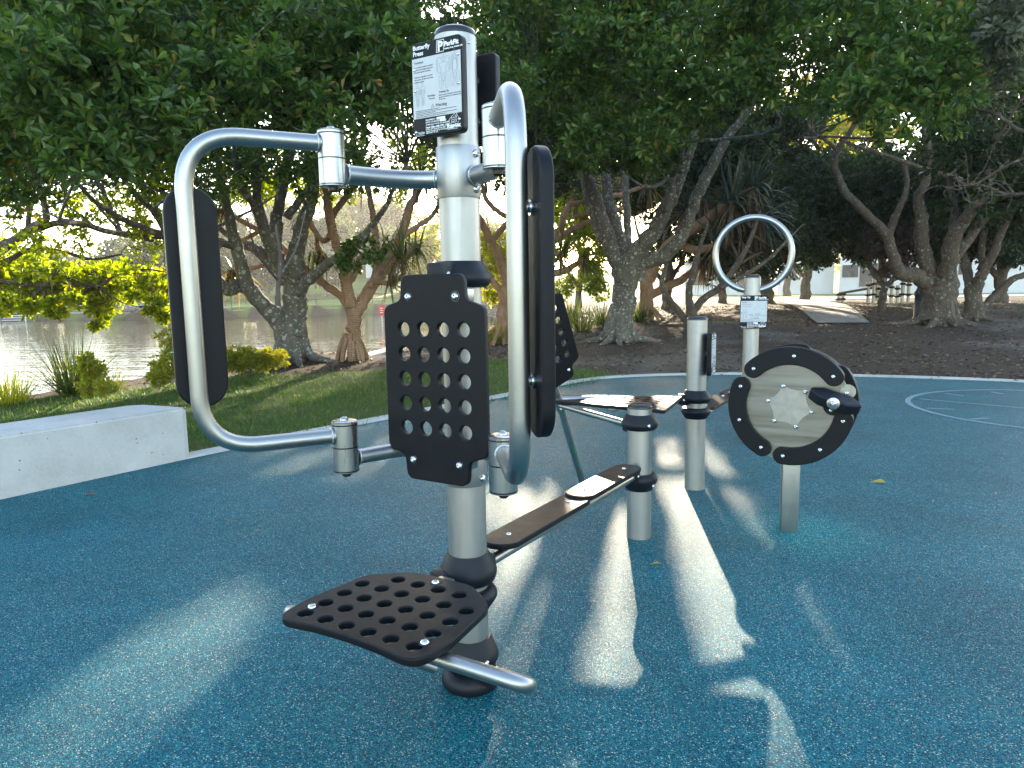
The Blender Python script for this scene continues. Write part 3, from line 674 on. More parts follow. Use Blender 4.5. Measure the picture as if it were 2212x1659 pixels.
T.mesh('rear_sign_panel', curve_mesh([fil2([(-.1, -.13), (.1, -.13), (.1, .13), (-.1, .13)], .02)], .0105, .004, mat4(Q3-nr*.09+rxv*.02+UP*(zc+.01), pr, UP, nr)), 'hdpe')

# ================================================================== HAND WHEEL
T = Thing('arm_wheel', 'black rimmed steel hand wheel machine with a double disc on a square steel post', 'exercise machine', QW)
wc = D(1706, 877, (QW.xy).length-.10)
waz = math.radians(30); wn = -Vector((math.sin(waz), math.cos(waz), 0)); wx = Vector((-wn.y, wn.x, 0))
wp = wc-wn*.13; wp.z = 0
g = Geo(); ya = math.radians(8); X_ = Vector((math.cos(ya), -math.sin(ya), 0)); Y_ = Vector((math.sin(ya), math.cos(ya), 0))
QWb = QW
box(g, QWb+UP*.29, .095, .055, .60, X_, Y_, UP, .006); T.part('post', g, 'steel')
g = Geo(); lathe(g, [(.05, .012), (.05, .19)], wc, -wn, 28); box(g, wc-wn*.12-UP*.10, .09, .10, .26, wx, wn, UP, .01); T.part('bearing_housing', g, 'dark_steel')
WR = .325
def arc_seg(a0, a1, r0, r1):
    m = (r1-r0)/2; rm = (r0+r1)/2; pts = []
    a0 += m/rm; a1 -= m/rm
    for a in np.linspace(a0, a1, 28): pts.append((r1*math.cos(a), r1*math.sin(a)))
    c = (rm*math.cos(a1), rm*math.sin(a1))
    for k in range(1, 9): b = a1+PI*k/9; pts.append((c[0]+m*math.cos(b), c[1]+m*math.sin(b)))
    for a in np.linspace(a1, a0, 28): pts.append((r0*math.cos(a), r0*math.sin(a)))
    c = (rm*math.cos(a0), rm*math.sin(a0))
    for k in range(1, 9): b = a0+PI+PI*k/9; pts.append((c[0]+m*math.cos(b), c[1]+m*math.sin(b)))
    return pts, [((rm*math.cos(a), rm*math.sin(a))) for a in (a0+.02, (a0+a1)/2, a1-.02)]
R_ = math.radians
def wheel(off, rotd, handle):
    c = wc-wn*off; M = mat4(c, wx, UP, wn)
    g = Geo(); lathe(g, [(WR*.94, -.003), (WR*.94, .003)], c, wn, 72); disc = T.part('disc', g, 'disc_steel')
    r0, r1 = WR*.70, WR*1.0
    for a0, a1 in ((28, 145), (148, 251), (254, 359)):
        o, bs = arc_seg(R_(a0+rotd), R_(a1+rotd), r0, r1)
        for sgn in (1, -1):
            Mm = M @ Matrix.Translation((0, 0, sgn*.016))
            seg = T.mesh('rim_segment', curve_mesh([o], .012-.005, .005, Mm), 'hdpe', disc)
            if sgn == 1 and handle:
                for b in bs: 
                    q = M @ Vector((b[0], b[1], .0285)); bolt(T, q, wn, .0115, seg)
    if handle:
        star = []
        for k in range(6):
            a = R_(48+60*k); a2 = R_(48+60*k+60); t0 = Vector((math.cos(a), math.sin(a)))*.122; t1 = Vector((math.cos(a2), math.sin(a2)))*.122; md = Vector((math.cos(a+R_(30)), math.sin(a+R_(30))))*.078
            for q in (-.10, .10): star.append((.123*math.cos(a+q), .123*math.sin(a+q)))
            for q in range(1, 10):
                u = q/10
                if .08 < u < .92: p = t0*(1-u)**2+md*2*u*(1-u)+t1*u*u; star.append((p.x, p.y))
        nS = len(star); g = Geo(); g.add([M @ Vector((x, y, z)) for z in (.0032, .0075) for x, y in star]+[M @ Vector((0, 0, .0075))], [(i, (i+1) % nS, nS+(i+1) % nS, nS+i) for i in range(nS)]+[(nS+i, nS+(i+1) % nS, 2*nS) for i in range(nS)])
        hub = T.part('hub_plate', g, 'hub_steel', disc, False)
        for k in range(6):
            a = R_(48-60*k); bolt(T, M @ Vector((.115*math.cos(a), .115*math.sin(a), .0085)), wn, .0125, hub, .0)
        ha = R_(10)
        hc = Vector((WR*.86*math.cos(ha), WR*.86*math.sin(ha)))
        bl = T.mesh('handle_bracket', curve_mesh([circle2(hc.x-.055, hc.y-.030, .05, 28)], .007, .003, M @ Matrix.Translation((0, 0, .022))), 'hdpe', disc)
        bolt(T, M @ Vector((hc.x-.065, hc.y-.052, .033)), wn, .0115, bl)
        g = Geo(); lathe(g, [(.038, 0), (.038, .003)], M @ Vector((hc.x+.012, hc.y+.05, .020)), wn, 26); T.part('steel_plate', g, 'steel_bright', disc); bolt(T, M @ Vector((hc.x+.005, hc.y+.042, .024)), wn, .0115, disc)
        # pivoting paddle handle standing off the rim
        hx = (wx*math.cos(R_(-17))+UP*math.sin(R_(-17))); hy = wn; hz = hx.cross(hy)
        hcw = M @ Vector((hc.x-.045, hc.y+.006, .085)); hx = (hx*1.0).normalized(); hz2 = hx.cross(hy).normalized(); hz2 = hz2 if hz2.z > 0 else -hz2
        hz2 = (hz2*.93+wn*.36).normalized(); hy2 = hz2.cross(hx).normalized()
        out = fil2([(-.128, -.012), (-.07, -.050), (.07, -.050), (.128, -.012), (.128, .012), (.07, .050), (-.07, .050), (-.128, .012)], .03, 6)
        hd = T.mesh('paddle_handle', curve_mesh([out], .030-.009, .009, mat4(hcw, hx, hy2, hx.cross(hy2))), 'rubber_black', disc); hz = hz2
        g = Geo(); q = hcw+wn*.052-UP*.006; lathe(g, [(.031, -.004), (.031, .003), (.029, .004)], q, wn, 30); T.part('washer', g, 'steel_bright', hd); bolt(T, q+wn*.004, wn, .013, hd)
        for k in (-1, 1): bolt(T, hcw+hx*k*.095-hz*.0-UP*0+(-hz if hz.z < 0 else hz)*.0235, (-hz if hz.z < 0 else hz), .008, hd)
wheel(0, 0, True); wheel(.235, 47, False)

# ================================================================== GROUND, WATER, MAT
def pip(px, py, poly):
    """vectorised point in polygon"""
    px = np.asarray(px, float); py = np.asarray(py, float); ins = np.zeros(px.shape, bool); n = len(poly)
    for i in range(n):
        x0, y0 = poly[i][0], poly[i][1]; x1, y1 = poly[(i+1) % n][0], poly[(i+1) % n][1]
        c = ((y0 > py) != (y1 > py)); 
        if y1 != y0: ins ^= c & (px < (x1-x0)*(py-y0)/(y1-y0)+x0)
    return ins
def pdist(px, py, poly):
    d = np.full(np.shape(px), 1e9); n = len(poly)
    for i in range(n):
        ax, ay = poly[i][0], poly[i][1]; bx, by = poly[(i+1) % n][0], poly[(i+1) % n][1]
        ux, uy = bx-ax, by-ay; L = ux*ux+uy*uy+1e-12
        t = np.clip(((px-ax)*ux+(py-ay)*uy)/L, 0, 1); d = np.minimum(d, np.hypot(px-ax-t*ux, py-ay-t*uy))
    return d
WZ = -.5
lake = [G(*q)[:2] for q in ((-900, 935), (-300, 885), (0, 862), (150, 838), (350, 808), (480, 788), (570, 774), (640, 766), (740, 762), (830, 757), (950, 742), (1040, 720), (1082, 694))]
lake += [G(x, y, WZ)[:2] for x, y in ((1092, 676), (830, 677), (370, 689), (0, 692), (-900, 704))]
def vnoise(x, y, s=1.0, seed=0):
    r = np.zeros(np.shape(x))
    for k, (a, b, c) in enumerate(((1.3, .7, .3), (-.8, 1.9, 1.7), (2.9, -2.3, 4.1), (4.7, 3.9, 2.2), (-6.1, 7.3, .9))):
        r += np.sin(x*s*a+y*s*b*.9+c+seed*1.7)*np.cos(y*s*a-x*s*b*.6+c*2+seed)/(1+k*.6)
    return r/2.2
def hgt(x, y):
    x = np.asarray(x, float); y = np.asarray(y, float)
    b = .45*smooth(15, 32, y)*smooth(.5, 5, x)+.03*vnoise(x, y, .5)*smooth(9, 14, y)
    b = b+.28*np.exp(-((x-6.2)/2.2)**2-((y-20.5)/2.4)**2)*1.0
    b = b+.10*np.exp(-((x+4.2)/2.2)**2-((y-14.6)/1.5)**2)
    b = b+(.35+5.0*smooth(72, 150, y))*smooth(52, 58, y)*smooth(4, -8, x)
    b = b+6*smooth(110, 200, y)*smooth(0, 12, x)
    ins = pip(x, y, lake); d = pdist(x, y, lake); lk = np.where(ins, smooth(0, .9, d), 0)
    return b*(1-lk)-1.1*lk
def Gh(x, y, dz=0.0):
    z = 0.0
    for _ in range(25):
        p = G(x, y, z+dz); z = .5*z+.5*float(hgt(p.x, p.y))
    p = G(x, y, z+dz); return Vector((p.x, p.y, z))
kerb_w = [Vector(q).to_3d() for q in ((-12, -7), (-8.0, -1.5), (-5.0, 2.7), (-3.62, 4.76), (-2.75, 6.02), (-1.36, 7.74), (-.04, 9.31), (.65, 10.2), (1.39, 10.95), (2.1, 11.2), (2.89, 11.26), (3.9, 11.2), (4.9, 10.88), (6.0, 10.45), (7.1, 9.84), (8.6, 8.7), (10.5, 6.5), (12, 3), (12.5, -7))]
kc = catmull(kerb_w, 8)
g = Geo(); n = len(kc); v = []
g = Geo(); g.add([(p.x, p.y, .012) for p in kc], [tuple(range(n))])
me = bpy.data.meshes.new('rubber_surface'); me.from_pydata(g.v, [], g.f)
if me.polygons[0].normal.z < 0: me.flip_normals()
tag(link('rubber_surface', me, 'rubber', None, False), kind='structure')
# kerb profile
g = Geo(); prof = [(-.004, -.05), (-.004, .022), (.012, .034), (.15, .034), (.165, .022), (.165, -.05)]
rows = []
for i, p in enumerate(kc):
    t = (kc[min(i+1, n-1)]-kc[max(i-1, 0)]).normalized(); o = Vector((-t.y, t.x, 0))
    rows.append([p+o*a+UP*b for a, b in prof])
v = [q for r_ in rows for q in r_]; m_ = len(prof)
g.add(v, [(i*m_+k, i*m_+k+1, (i+1)*m_+k+1, (i+1)*m_+k) for i in range(n-1) for k in range(m_-1)])
me = bpy.data.meshes.new('kerb'); me.from_pydata([tuple(q) for q in g.v], [], g.f); tag(link('kerb', me, 'concrete'), kind='structure')
# terrain sheet
def axis_pts(lo, hi, c, n, k):
    t = np.linspace(-1, 1, n); s_ = np.sinh(k*t)/np.sinh(k); return np.where(s_ < 0, c+s_*(c-lo), c+s_*(hi-c))
xs = axis_pts(-260, 260, 1.0, 480, 4.4); ys = axis_pts(-40, 420, 13.0, 520, 4.6)
Xg, Yg = np.meshgrid(xs, ys); Zg = hgt(Xg, Yg)
lawn_px = ((-1500, 1300), (0, 960), (415, 990), (840, 912), (1100, 866), (1300, 830), (1330, 806), (1230, 795), (1150, 786), (1060, 778), (960, 786), (860, 800), (740, 806), (640, 812), (560, 806), (470, 818), (300, 838), (150, 850), (0, 872), (-400, 905), (-1500, 1000))
lawn_w = [G(*q)[:2] for q in lawn_px]
wob = vnoise(Xg, Yg, 1.7)*.35; 
ins = pip(Xg, Yg, lawn_w); dd = pdist(Xg, Yg, lawn_w); sd_ = np.where(ins, dd, -dd)+wob*.6
zr_ = np.clip(sd_*1.6+.5, 0, 1)
far_ = np.maximum(smooth(53, 56, Yg)*smooth(5, 0, Xg), smooth(57, 60, Yg)*smooth(0, 4, Xg))
patch = smooth(.1, .5, vnoise(Xg, Yg, .8, 3))*smooth(.2, 1., Xg)*smooth(17, 19, Yg)*.55*smooth(13, 16, Xg)
zr_ = np.maximum(zr_, patch)
in_lake = pip(Xg, Yg, lake); mud = np.where(in_lake, 1., 0.)
gry = np.clip(smooth(.0, .5, vnoise(Xg, Yg, .45, 5)-.1+.5*np.exp(-((Xg-2.2)/2.5)**2-((Yg-14.5)/1.8)**2)), 0, 1)
nx, ny = len(xs), len(ys); idx = np.arange(nx*ny).reshape(ny, nx)
faces = np.stack([idx[:-1, :-1], idx[:-1, 1:], idx[1:, 1:], idx[1:, :-1]], -1).reshape(-1, 4)
me = np_mesh('ground', np.stack([Xg, Yg, Zg], -1).reshape(-1, 3), faces, 4)
ca = me.color_attributes.new('zone', 'FLOAT_COLOR', 'POINT'); cc = np.stack([zr_*(1-mud), far_*(1-mud), gry, np.ones_like(gry)], -1).reshape(-1, 4).astype(np.float32); ca.data.foreach_set('color', cc.ravel())
tag(link('ground', me, 'ground'), kind='structure')
lk = Geo(); cx = sum(p[0] for p in lake)/len(lake); cy = sum(p[1] for p in lake)/len(lake)
lk.add([(-95, 9, WZ), (1, 9, WZ), (1, 66, WZ), (-95, 66, WZ)], [(0, 1, 2, 3)])
# grow the water sheet only under the banks
lw = []
for p in lake:
    d = Vector((p[0]-cx, p[1]-cy)); d.normalize(); lw.append((p[0]+d.x*.5, p[1]+d.y*.5, WZ))
me = bpy.data.meshes.new('water'); me.from_pydata(lw, [], [tuple(range(len(lw)))])
if me.polygons[0].normal.z < 0: me.flip_normals()
tag(link('water', me, 'water', None, False), kind='structure')
# path, road
def strip(name, L, R, mat, n=24, lift=.035):
    v = []; f = []
    for i in range(n+1):
        t = i/n; a = L[0].lerp(L[1], t); b = R[0].lerp(R[1], t)
        for k in range(9):
            p = a.lerp(b, k/8); v.append((p.x, p.y, float(hgt(p.x, p.y))+lift))
    f = [(i*9+k, i*9+k+1, (i+1)*9+k+1, (i+1)*9+k) for i in range(n) for k in range(8)]
    me = bpy.data.meshes.new(name); me.from_pydata(v, [], f); o = link(name, me, mat); tag(o, kind='structure'); return o
strip('path', (Gh(1765, 699), Gh(1672, 646)), (Gh(1880, 699), Gh(1792, 646)), 'path')
strip('road', (Vector((-2, 47, 0)), Vector((-2, 56, 0))), (Vector((75, 47, 0)), Vector((75, 56, 0))), 'asphalt', 6, .02)
# painted circle
cc_ = Vector((6.02, 7.7)); zl_ = .016
def ring_mark(r0, r1, a0=0, a1=2*PI, n=96):
    g = Geo(); v = []
    for k in range(n+1):
        a = a0+(a1-a0)*k/n
        for r in (r0, r1): v.append((cc_.x+r*math.cos(a), cc_.y+r*math.sin(a), zl_))
    g.add(v, [(2*k, 2*k+1, 2*k+3, 2*k+2) for k in range(n)]); return g
def bar(a, b, w):
    a, b = Vector(a), Vector(b); d = (b-a).normalized(); o = Vector((-d.y, d.x))*w/2
    return Geo().add([(q.x, q.y, zl_) for q in (a+o, b+o, b-o, a-o)], [(0, 1, 2, 3)])
lines = [((4.92, 8.54), (5.54, 7.9)), ((5.54, 7.9), (6.6, 6.9)), ((5.47, 8.96), (5.55, 8.7)), ((6.09, 9.01), (6.11, 8.81)), ((4.64, 7.88), (4.87, 7.79)), ((4.67, 7.2), (4.89, 7.25)), ((5.3, 6.55), (5.42, 6.75)), ((6.6, 8.8), (6.5, 8.6))]
g = merge([ring_mark(1.47, 1.53)]+[bar(a, b, .045) for a, b in lines])
me = bpy.data.meshes.new('floor_marking'); me.from_pydata(g.v, [], g.f)
for pl in me.polygons: 
    pass
tag(link('floor_marking', me, 'line_paint', None, False), 'thin pale blue painted circle with short tick lines on the blue surface', 'floor marking')
# concrete seat block
A_ = Vector((-2.75, 6.02, 0)); dB = Vector((-2.75+3.56, 6.02-4.83, 0)).normalized(); oB = Vector((-dB.y, dB.x, 0)); HB = .45
pts = [A_-dB*5, A_-dB*.04, A_+oB*.04, A_+oB*.52-dB*.10, A_+oB*.60-dB*.2, A_+oB*.60-dB*5]
bm = bmesh.new(); vb = [bm.verts.new((p.x, p.y, -.05)) for p in pts]; fc = bm.faces.new(vb)
r_ = bmesh.ops.extrude_face_region(bm, geom=[fc]); bmesh.ops.translate(bm, vec=(0, 0, HB+.05), verts=[e for e in r_['geom'] if isinstance(e, bmesh.types.BMVert)])
bmesh.ops.recalc_face_normals(bm, faces=bm.faces); bmesh.ops.bevel(bm, geom=[e for e in bm.edges if e.verts[0].co.z > .3 or e.verts[1].co.z > .3], offset=.018, segments=3, affect='EDGES')
me = bpy.data.meshes.new('seat_block'); bm.to_mesh(me); bm.free()
tag(link('seat_block', me, 'concrete'), 'long pale concrete seat block at the edge of the blue surface', 'concrete bench')

# ================================================================== LIGHT BEAMS : where the foliage leaves gaps
def gp(poly, z=0.0): return ([tuple(G(x, y, z)[:2]) for x, y in poly], z)
BEAMS = [
 (*gp([(470, 1305), (530, 1290), (535, 1330), (400, 1470), (215, 1659), (60, 1800), (-120, 1800), (90, 1610), (270, 1460)]), .97),
 (*gp([(880, 1035), (960, 1060), (880, 1110), (720, 1160), (560, 1200), (330, 1260), (300, 1225), (520, 1130), (700, 1080)]), .6),
 (*gp([(590, 985), (700, 955), (840, 925), (850, 985), (760, 1035), (620, 1025)]), .85),
 (*gp([(1065, 1060), (1190, 1060), (1245, 1150), (1248, 1500), (1245, 1750), (1120, 1750), (1110, 1400), (1075, 1240)]), .97),
 (*gp([(1275, 1150), (1340, 1090), (1350, 1170), (1400, 1320), (1450, 1500), (1480, 1800), (1275, 1800)]), .97),
 (*gp([(1400, 1080), (1500, 1075), (1590, 1210), (1700, 1420), (1740, 1520), (1690, 1500), (1600, 1380), (1500, 1230), (1430, 1170)]), 1.0),
 (*gp([(1480, 1340), (1530, 1330), (1640, 1560), (1660, 1640), (1580, 1610)]), .9),
 (*gp([(1395, 950), (1460, 935), (1540, 1010), (1580, 1100), (1560, 1115), (1480, 1060), (1400, 1010)]), .97),
 (*gp([(2080, 1495), (2130, 1500), (2240, 1659), (2180, 1659)]), .6),
 (*gp([(1105, 1180), (1120, 1110), (1200, 1088), (1180, 1140), (1140, 1180)], .44), 1.0),
 (*gp([(1230, 1045), (1290, 1020), (1340, 1018), (1325, 1045), (1270, 1080), (1230, 1070)], .42), 1.0),
 (*gp([(1205, 842), (1290, 840), (1370, 862), (1350, 890), (1280, 885), (1210, 875)], .67), 1.0),
 (*gp([(900, 1360), (985, 1340), (960, 1430), (880, 1440)], .475), .7),
 (*gp([(560, 860), (700, 800), (840, 770), (830, 800), (640, 880), (480, 920)]), .9),
 (*gp([(0, 845), (230, 835), (230, 868), (0, 880)]), 1.0),
 (*gp([(1560, 720), (1840, 700), (2000, 720), (1850, 745), (1600, 738)]), .75),
 (*gp([(1690, 648), (1740, 648), (1850, 685), (1830, 690)]), .9), (*gp([(1760, 690), (1880, 690), (1880, 702), (1770, 702)]), .9),
]
def cull(c, margin=.05):
    """keep mask : leaf centres that do not stand in a sunbeam"""
    keep = np.ones(len(c), bool); s = np.array(SUN)
    for poly, z, k in BEAMS:
        t = (c[:, 2]-z)/s[2]; gx = c[:, 0]-s[0]*t; gy = c[:, 1]-s[1]*t
        pd = pdist(gx, gy, poly); sdn = np.where(pip(gx, gy, poly), pd, -pd)+.07*vnoise(gx*1.0, gy*.35, 9.0, 1); w = (t > 0) & (sdn > -margin); keep &= ~(w & (rng.random(len(c)) < k))
    return keep

# ================================================================== FOLIAGE BUILDERS
def unit(a): return a/np.maximum(np.linalg.norm(a, axis=-1, keepdims=True), 1e-9)
def perp(d):
    a = np.where(np.abs(d[..., 2:3]) < .9, np.array([0, 0, 1.]), np.array([1., 0, 0])); x = unit(np.cross(d, a)); return x, np.cross(d, x)
LEAF_UV = np.array([(0, 0, 0), (.17, .32, .5), (.5, .68, .8), (.30, .93, .3), (0, 1.0, -.1), (-.30, .93, .3), (-.5, .68, .8), (-.17, .32, .5)])
LEAF_F = np.array([(0, 1, 2, 3), (0, 3, 4, 4), (0, 5, 6, 7)])
def leaves(c, d, L, W, upb=1.2):
    """obovate leaves folded on the midrib : base c, direction d. returns verts, quad faces"""
    n = len(c); nrm = unit(rng.normal(size=(n, 3))+np.array([0, 0, upb])); s = unit(np.cross(d, nrm)); nn = np.cross(s, d)
    L = L[:, None, None]; W = W[:, None, None]
    U = np.array([(0, 0, 0), (.26, .38, .10), (.5, .72, .14), (0, 1.0, -.06), (-.5, .72, .14), (-.26, .38, .10)])
    v = c[:, None]+s[:, None]*U[None, :, 0:1]*W+d[:, None]*U[None, :, 1:2]*L+nn[:, None]*U[None, :, 2:3]*L*.8
    base = (np.arange(n)*6)[:, None, None]; f = base+np.array([(0, 1, 2, 3), (0, 3, 4, 5)])[None]
    return v.reshape(-1, 3), f.reshape(-1, 4)
def rosettes(c, d, k, L, W, th=(35, 85)):
    n = len(c); x, y = perp(d); a = rng.random((n, k))*2*PI/k*1.0+np.arange(k)[None]*2*PI/k; t = np.radians(rng.uniform(th[0], th[1], (n, k)))
    ld = d[:, None]*np.cos(t)[..., None]+(x[:, None]*np.cos(a)[..., None]+y[:, None]*np.sin(a)[..., None])*np.sin(t)[..., None]
    cc = c[:, None]-d[:, None]*(rng.random((n, k, 1))*.5*L); sz = L*rng.uniform(.7, 1.2, (n, k)); return cc.reshape(-1, 3), unit(ld.reshape(-1, 3)), sz.ravel(), (sz*W/L).ravel()
def clump_points(clumps, per, flat=.8):
    """clumps (n,4) x y z r -> rosette centres and directions"""
    cl = np.repeat(clumps, per, axis=0); dr = unit(rng.normal(size=(len(cl), 3))); rad = cl[:, 3]*rng.random(len(cl))**.45
    c = cl[:, :3]+dr*rad[:, None]*np.array([1, 1, flat]); d = unit(dr+np.array([0, -.15, .55])+rng.normal(size=dr.shape)*.35); return c, d
def px_clumps(poly, d0, d1, n, r0, r1):
    """clump spheres filling a wedge of air : polygon in picture units seen from the photo point, between two distances"""
    xs_ = [p[0] for p in poly]; ys_ = [p[1] for p in poly]; out = []
    while len(out) < n:
        x = rng.uniform(min(xs_), max(xs_)); y = rng.uniform(min(ys_), max(ys_))
        if not pip(np.array([x]), np.array([y]), poly)[0]: continue
        p = D(x, y, rng.uniform(d0, d1)); out.append((p.x, p.y, p.z, rng.uniform(r0, r1)))
    return np.array(out)
class Tree:
    def __init__(s, name, label, base, bark, cat='tree', group=None):
        s.base = Vector(base); s.T = Thing(name, label, cat, s.base, group); s.g = Geo(); s.bark = bark; s.nodes = []; s.cr = []; s.dist = math.hypot(base[0], base[1])
    def limb(s, pts, dd=0.0, seg=12, n=5, d0=0.0):
        m = len(pts); W = []; R = []
        for i, q in enumerate(pts):
            t = i/(m-1) if m > 1 else 0; dist = s.dist+d0+dd*t; p = D(q[0], q[1], dist); W.append(p); z = (p-C0).dot(CF); R.append(q[2]*.5*z/F_PX)
        c = catmull(W, n); rs = np.interp(np.linspace(0, m-1, len(c)), range(m), R)
        wv = rng.normal(size=(len(c), 3))*.10
        c = [p+Vector(wv[i])*rs[i]*(0 if i == 0 else 1) for i, p in enumerate(c)]; rs = [r*rng.uniform(.94, 1.08) for r in rs]
        tube(s.g, c, 0, seg, True, list(rs)); s.nodes += [(p, r) for p, r in zip(c[len(c)//3:], rs[len(c)//3:])]
        return c
    def wlimb(s, pts, r0, r1, seg=8, n=4, wob=.1):
        c = catmull(pts, n); rs = np.linspace(r0, r1, len(c)); c = [p+Vector(rng.normal(size=3))*rs[i]*wob for i, p in enumerate(c)]
        tube(s.g, c, 0, seg, True, list(rs)); s.nodes += [(p, r) for p, r in zip(c[len(c)//2:], rs[len(c)//2:])]; return c
    def link_clumps(s, cl, r=.022, maxlen=9):
        if not s.nodes: return
        N = np.array([tuple(p) for p, _ in s.nodes]); 
        for c in cl:
            q = Vector(c[:3]); cand = N.copy(); dist = np.linalg.norm(cand-np.array(q), axis=1)+np.maximum(0, cand[:, 2]-q.z)*1.0; i = int(dist.argmin())
            if dist[i] > maxlen or dist[i] < .2: continue
            a = Vector(N[i]); mid = a.lerp(q, .5)+Vector(rng.normal(size=3))*.12*dist[i]+UP*.06*dist[i]
            rr = min(s.nodes[i][1]*.7, r+.006*dist[i]); s.wlimb([a, mid, q], rr, .005, 6, 5, .3)
            for _ in range(3):
                e = q+Vector(unit(rng.normal(size=3)))*c[3]*.9; st_ = a.lerp(q, rng.uniform(.5, 1)); tube(s.g, [mid.lerp(q, .6), (mid.lerp(q, .6)+e)/2+Vector(rng.normal(size=3))*.05, e], 0, 4, False, [.007, .005, .003])
    def crown(s, cl, per, k, L, W, mat, name='crown', th=(35, 85), culled=True, flat=.8, margin=None, upb=1.0):
        c, d = clump_points(cl, per, flat); cc, ld, sl, sw_ = rosettes(c, d, k, L, W, th)
        if culled:
            m = cull(cc+ld*sl[:, None]*.5, margin if margin is not None else L*.35); cc, ld, sl, sw_ = cc[m], ld[m], sl[m], sw_[m]
        v, f = leaves(cc, ld, sl, sw_, upb); v = v-np.array(s.base)
        link(name, np_mesh(name, v, f, 4), mat, s.T.o, False); return len(cc)
    def done(s):
        # the trunk meets the soil
        return s.T.part('trunk', s.g, s.bark)
def flare(tr, x, y, w, n=7, up=26, spread=1.35):
    """root buttresses at the foot of a trunk"""
    b = tr.base; z = (b-C0).dot(CF); R = w*.5*z/F_PX
    for k in range(n):
        a = 2*PI*k/n+rng.uniform(-.3, .3); d = Vector((math.cos(a), math.sin(a), 0)); L = R*spread*rng.uniform(.9, 1.5)
        p0 = b+d*R*.55+UP*R*1.3; p1 = b+d*R*.95+UP*R*.35; p2 = b+d*(R+L*.5); p2.z = float(hgt(p2.x, p2.y))+.02; p3 = b+d*(R+L*1.1); p3.z = float(hgt(p3.x, p3.y))-.05
        tube(tr.g, catmull([p0, p1, p2, p3], 4), 0, 8, True, list(np.linspace(R*.36, R*.10, 13)))
def straps(c, d, L, W, droop, seg=5):
    """long strap leaves : centre line bends down with gravity"""
    n = len(c); s = unit(np.cross(d, np.tile([0, 0, 1.], (n, 1))+rng.normal(size=(n, 3))*.2)); v = []; cur = c.copy(); dr = d.copy()
    for i in range(seg+1):
        t = i/seg; w = W*(1-t**2.2)*(.75+.25*min(1, t*5)); w = np.maximum(w, .0015)
        v.append(np.stack([cur-s*w[:, None]/2, cur+s*w[:, None]/2], 1)); cur = cur+dr*(L/seg)[:, None]; dr = unit(dr+np.array([0, 0, -1.])*droop[:, None]*(t+.25))
    v = np.stack(v, 1).reshape(n, -1, 3); k = (seg+1)*2; base = (np.arange(n)*k)[:, None, None]
    f = base+np.array([(2*i, 2*i+1, 2*i+3, 2*i+2) for i in range(seg)])[None]; return v.reshape(-1, 3), f.reshape(-1, 4)
def strap_heads(tr, heads, k, L, W, mat, name='leaves', droop=.3, spread=(15, 105), dead=0):
    c = []; d = []
    for hp, hd in heads:
        hd = np.array(hd)/np.linalg.norm(hd); x, y = perp(hd[None]); a = rng.random(k)*2*PI; t = np.radians(rng.uniform(spread[0], spread[1], k))
        d.append(hd*np.cos(t)[:, None]+(x*np.cos(a)[:, None]+y*np.sin(a)[:, None])*np.sin(t)[:, None]); c.append(np.array(hp)+rng.normal(size=(k, 3))*.06)
    c = np.concatenate(c); d = unit(np.concatenate(d)); m = cull(c+d*.3); c, d = c[m], d[m]; n = len(c)
    v, f = straps(c, d, L*rng.uniform(.65, 1.15, n), W*rng.uniform(.7, 1.2, n), droop*rng.uniform(.5, 1.5, n))
    link(name, np_mesh(name, v-np.array(tr.base), f, 4), mat, tr.T.o, False)

# ------------------------------------------------------------------ tree with lichen, left
A = Tree('broadleaf_tree', 'lichen spotted grey tree with many forking limbs, in front of the lake', Gh(635, 780), 'bark_lichen', group='park trees')
A.limb([(628, 788, 92), (629, 765, 76), (631, 731, 64), (635, 690, 58), (638, 655, 52), (637, 620, 46)], 0, 20)
flare(A, 628, 785, 76)
A.limb([(622, 745, 40), (600, 690, 38), (566, 656, 34), (540, 622, 33), (524, 582, 28), (512, 537, 26), (503, 508, 24), (494, 457, 21), (482, 415, 18), (473, 359, 15), (462, 300, 12), (440, 220, 8)], -1.2, 14)
A.limb([(545, 628, 30), (518, 615, 28), (497, 628, 24), (484, 618, 22), (468, 600, 18), (440, 588, 14), (400, 560, 10)], -.8, 12)
A.limb([(637, 625, 36), (619, 597, 34), (577, 555, 27), (551, 537, 22), (528, 528, 18), (500, 512, 14), (470, 490, 10)], .6, 12)
A.limb([(635, 610, 36), (610, 575, 34), (590, 540, 32), (574, 508, 26), (563, 463, 20), (554, 418, 18), (557, 374, 15), (548, 300, 11), (530, 220, 7)], -1.6, 12)
A.limb([(600, 555, 26), (595, 493, 28), (601, 448, 25), (613, 403, 22), (622, 359, 20), (634, 300, 16), (640, 240, 13), (650, 150, 9)], -.6, 12)
A.limb([(637, 640, 40), (639, 590, 38), (640, 537, 34), (652, 493, 30), (667, 448, 28), (676, 403, 26), (682, 359, 22), (690, 290, 18), (700, 200, 13), (705, 120, 9)], -1.8, 14)
A.limb([(640, 640, 30), (655, 618, 26), (682, 591, 22), (717, 564, 20), (756, 543, 17), (801, 490, 14), (836, 442, 11), (851, 406, 8), (880, 350, 6)], -2.6, 12)
A.limb([(620, 470, 18), (648, 430, 16), (668, 400, 14), (660, 350, 11), (668, 280, 8)], .5, 10, d0=-.4)
A.limb([(570, 500, 18), (545, 440, 15), (520, 400, 13), (505, 330, 10), (520, 250, 7)], -1.2, 10, d0=-.8)
A.limb([(512, 537, 18), (470, 520, 15), (420, 516, 15), (363, 510, 15), (300, 488, 13), (245, 462, 12), (200, 430, 9), (160, 390, 6)], -3.0, 10, d0=-.5)
A.limb([(363, 512, 12), (330, 455, 14), (300, 425, 10), (260, 380, 7)], -1.5, 9, d0=-2)
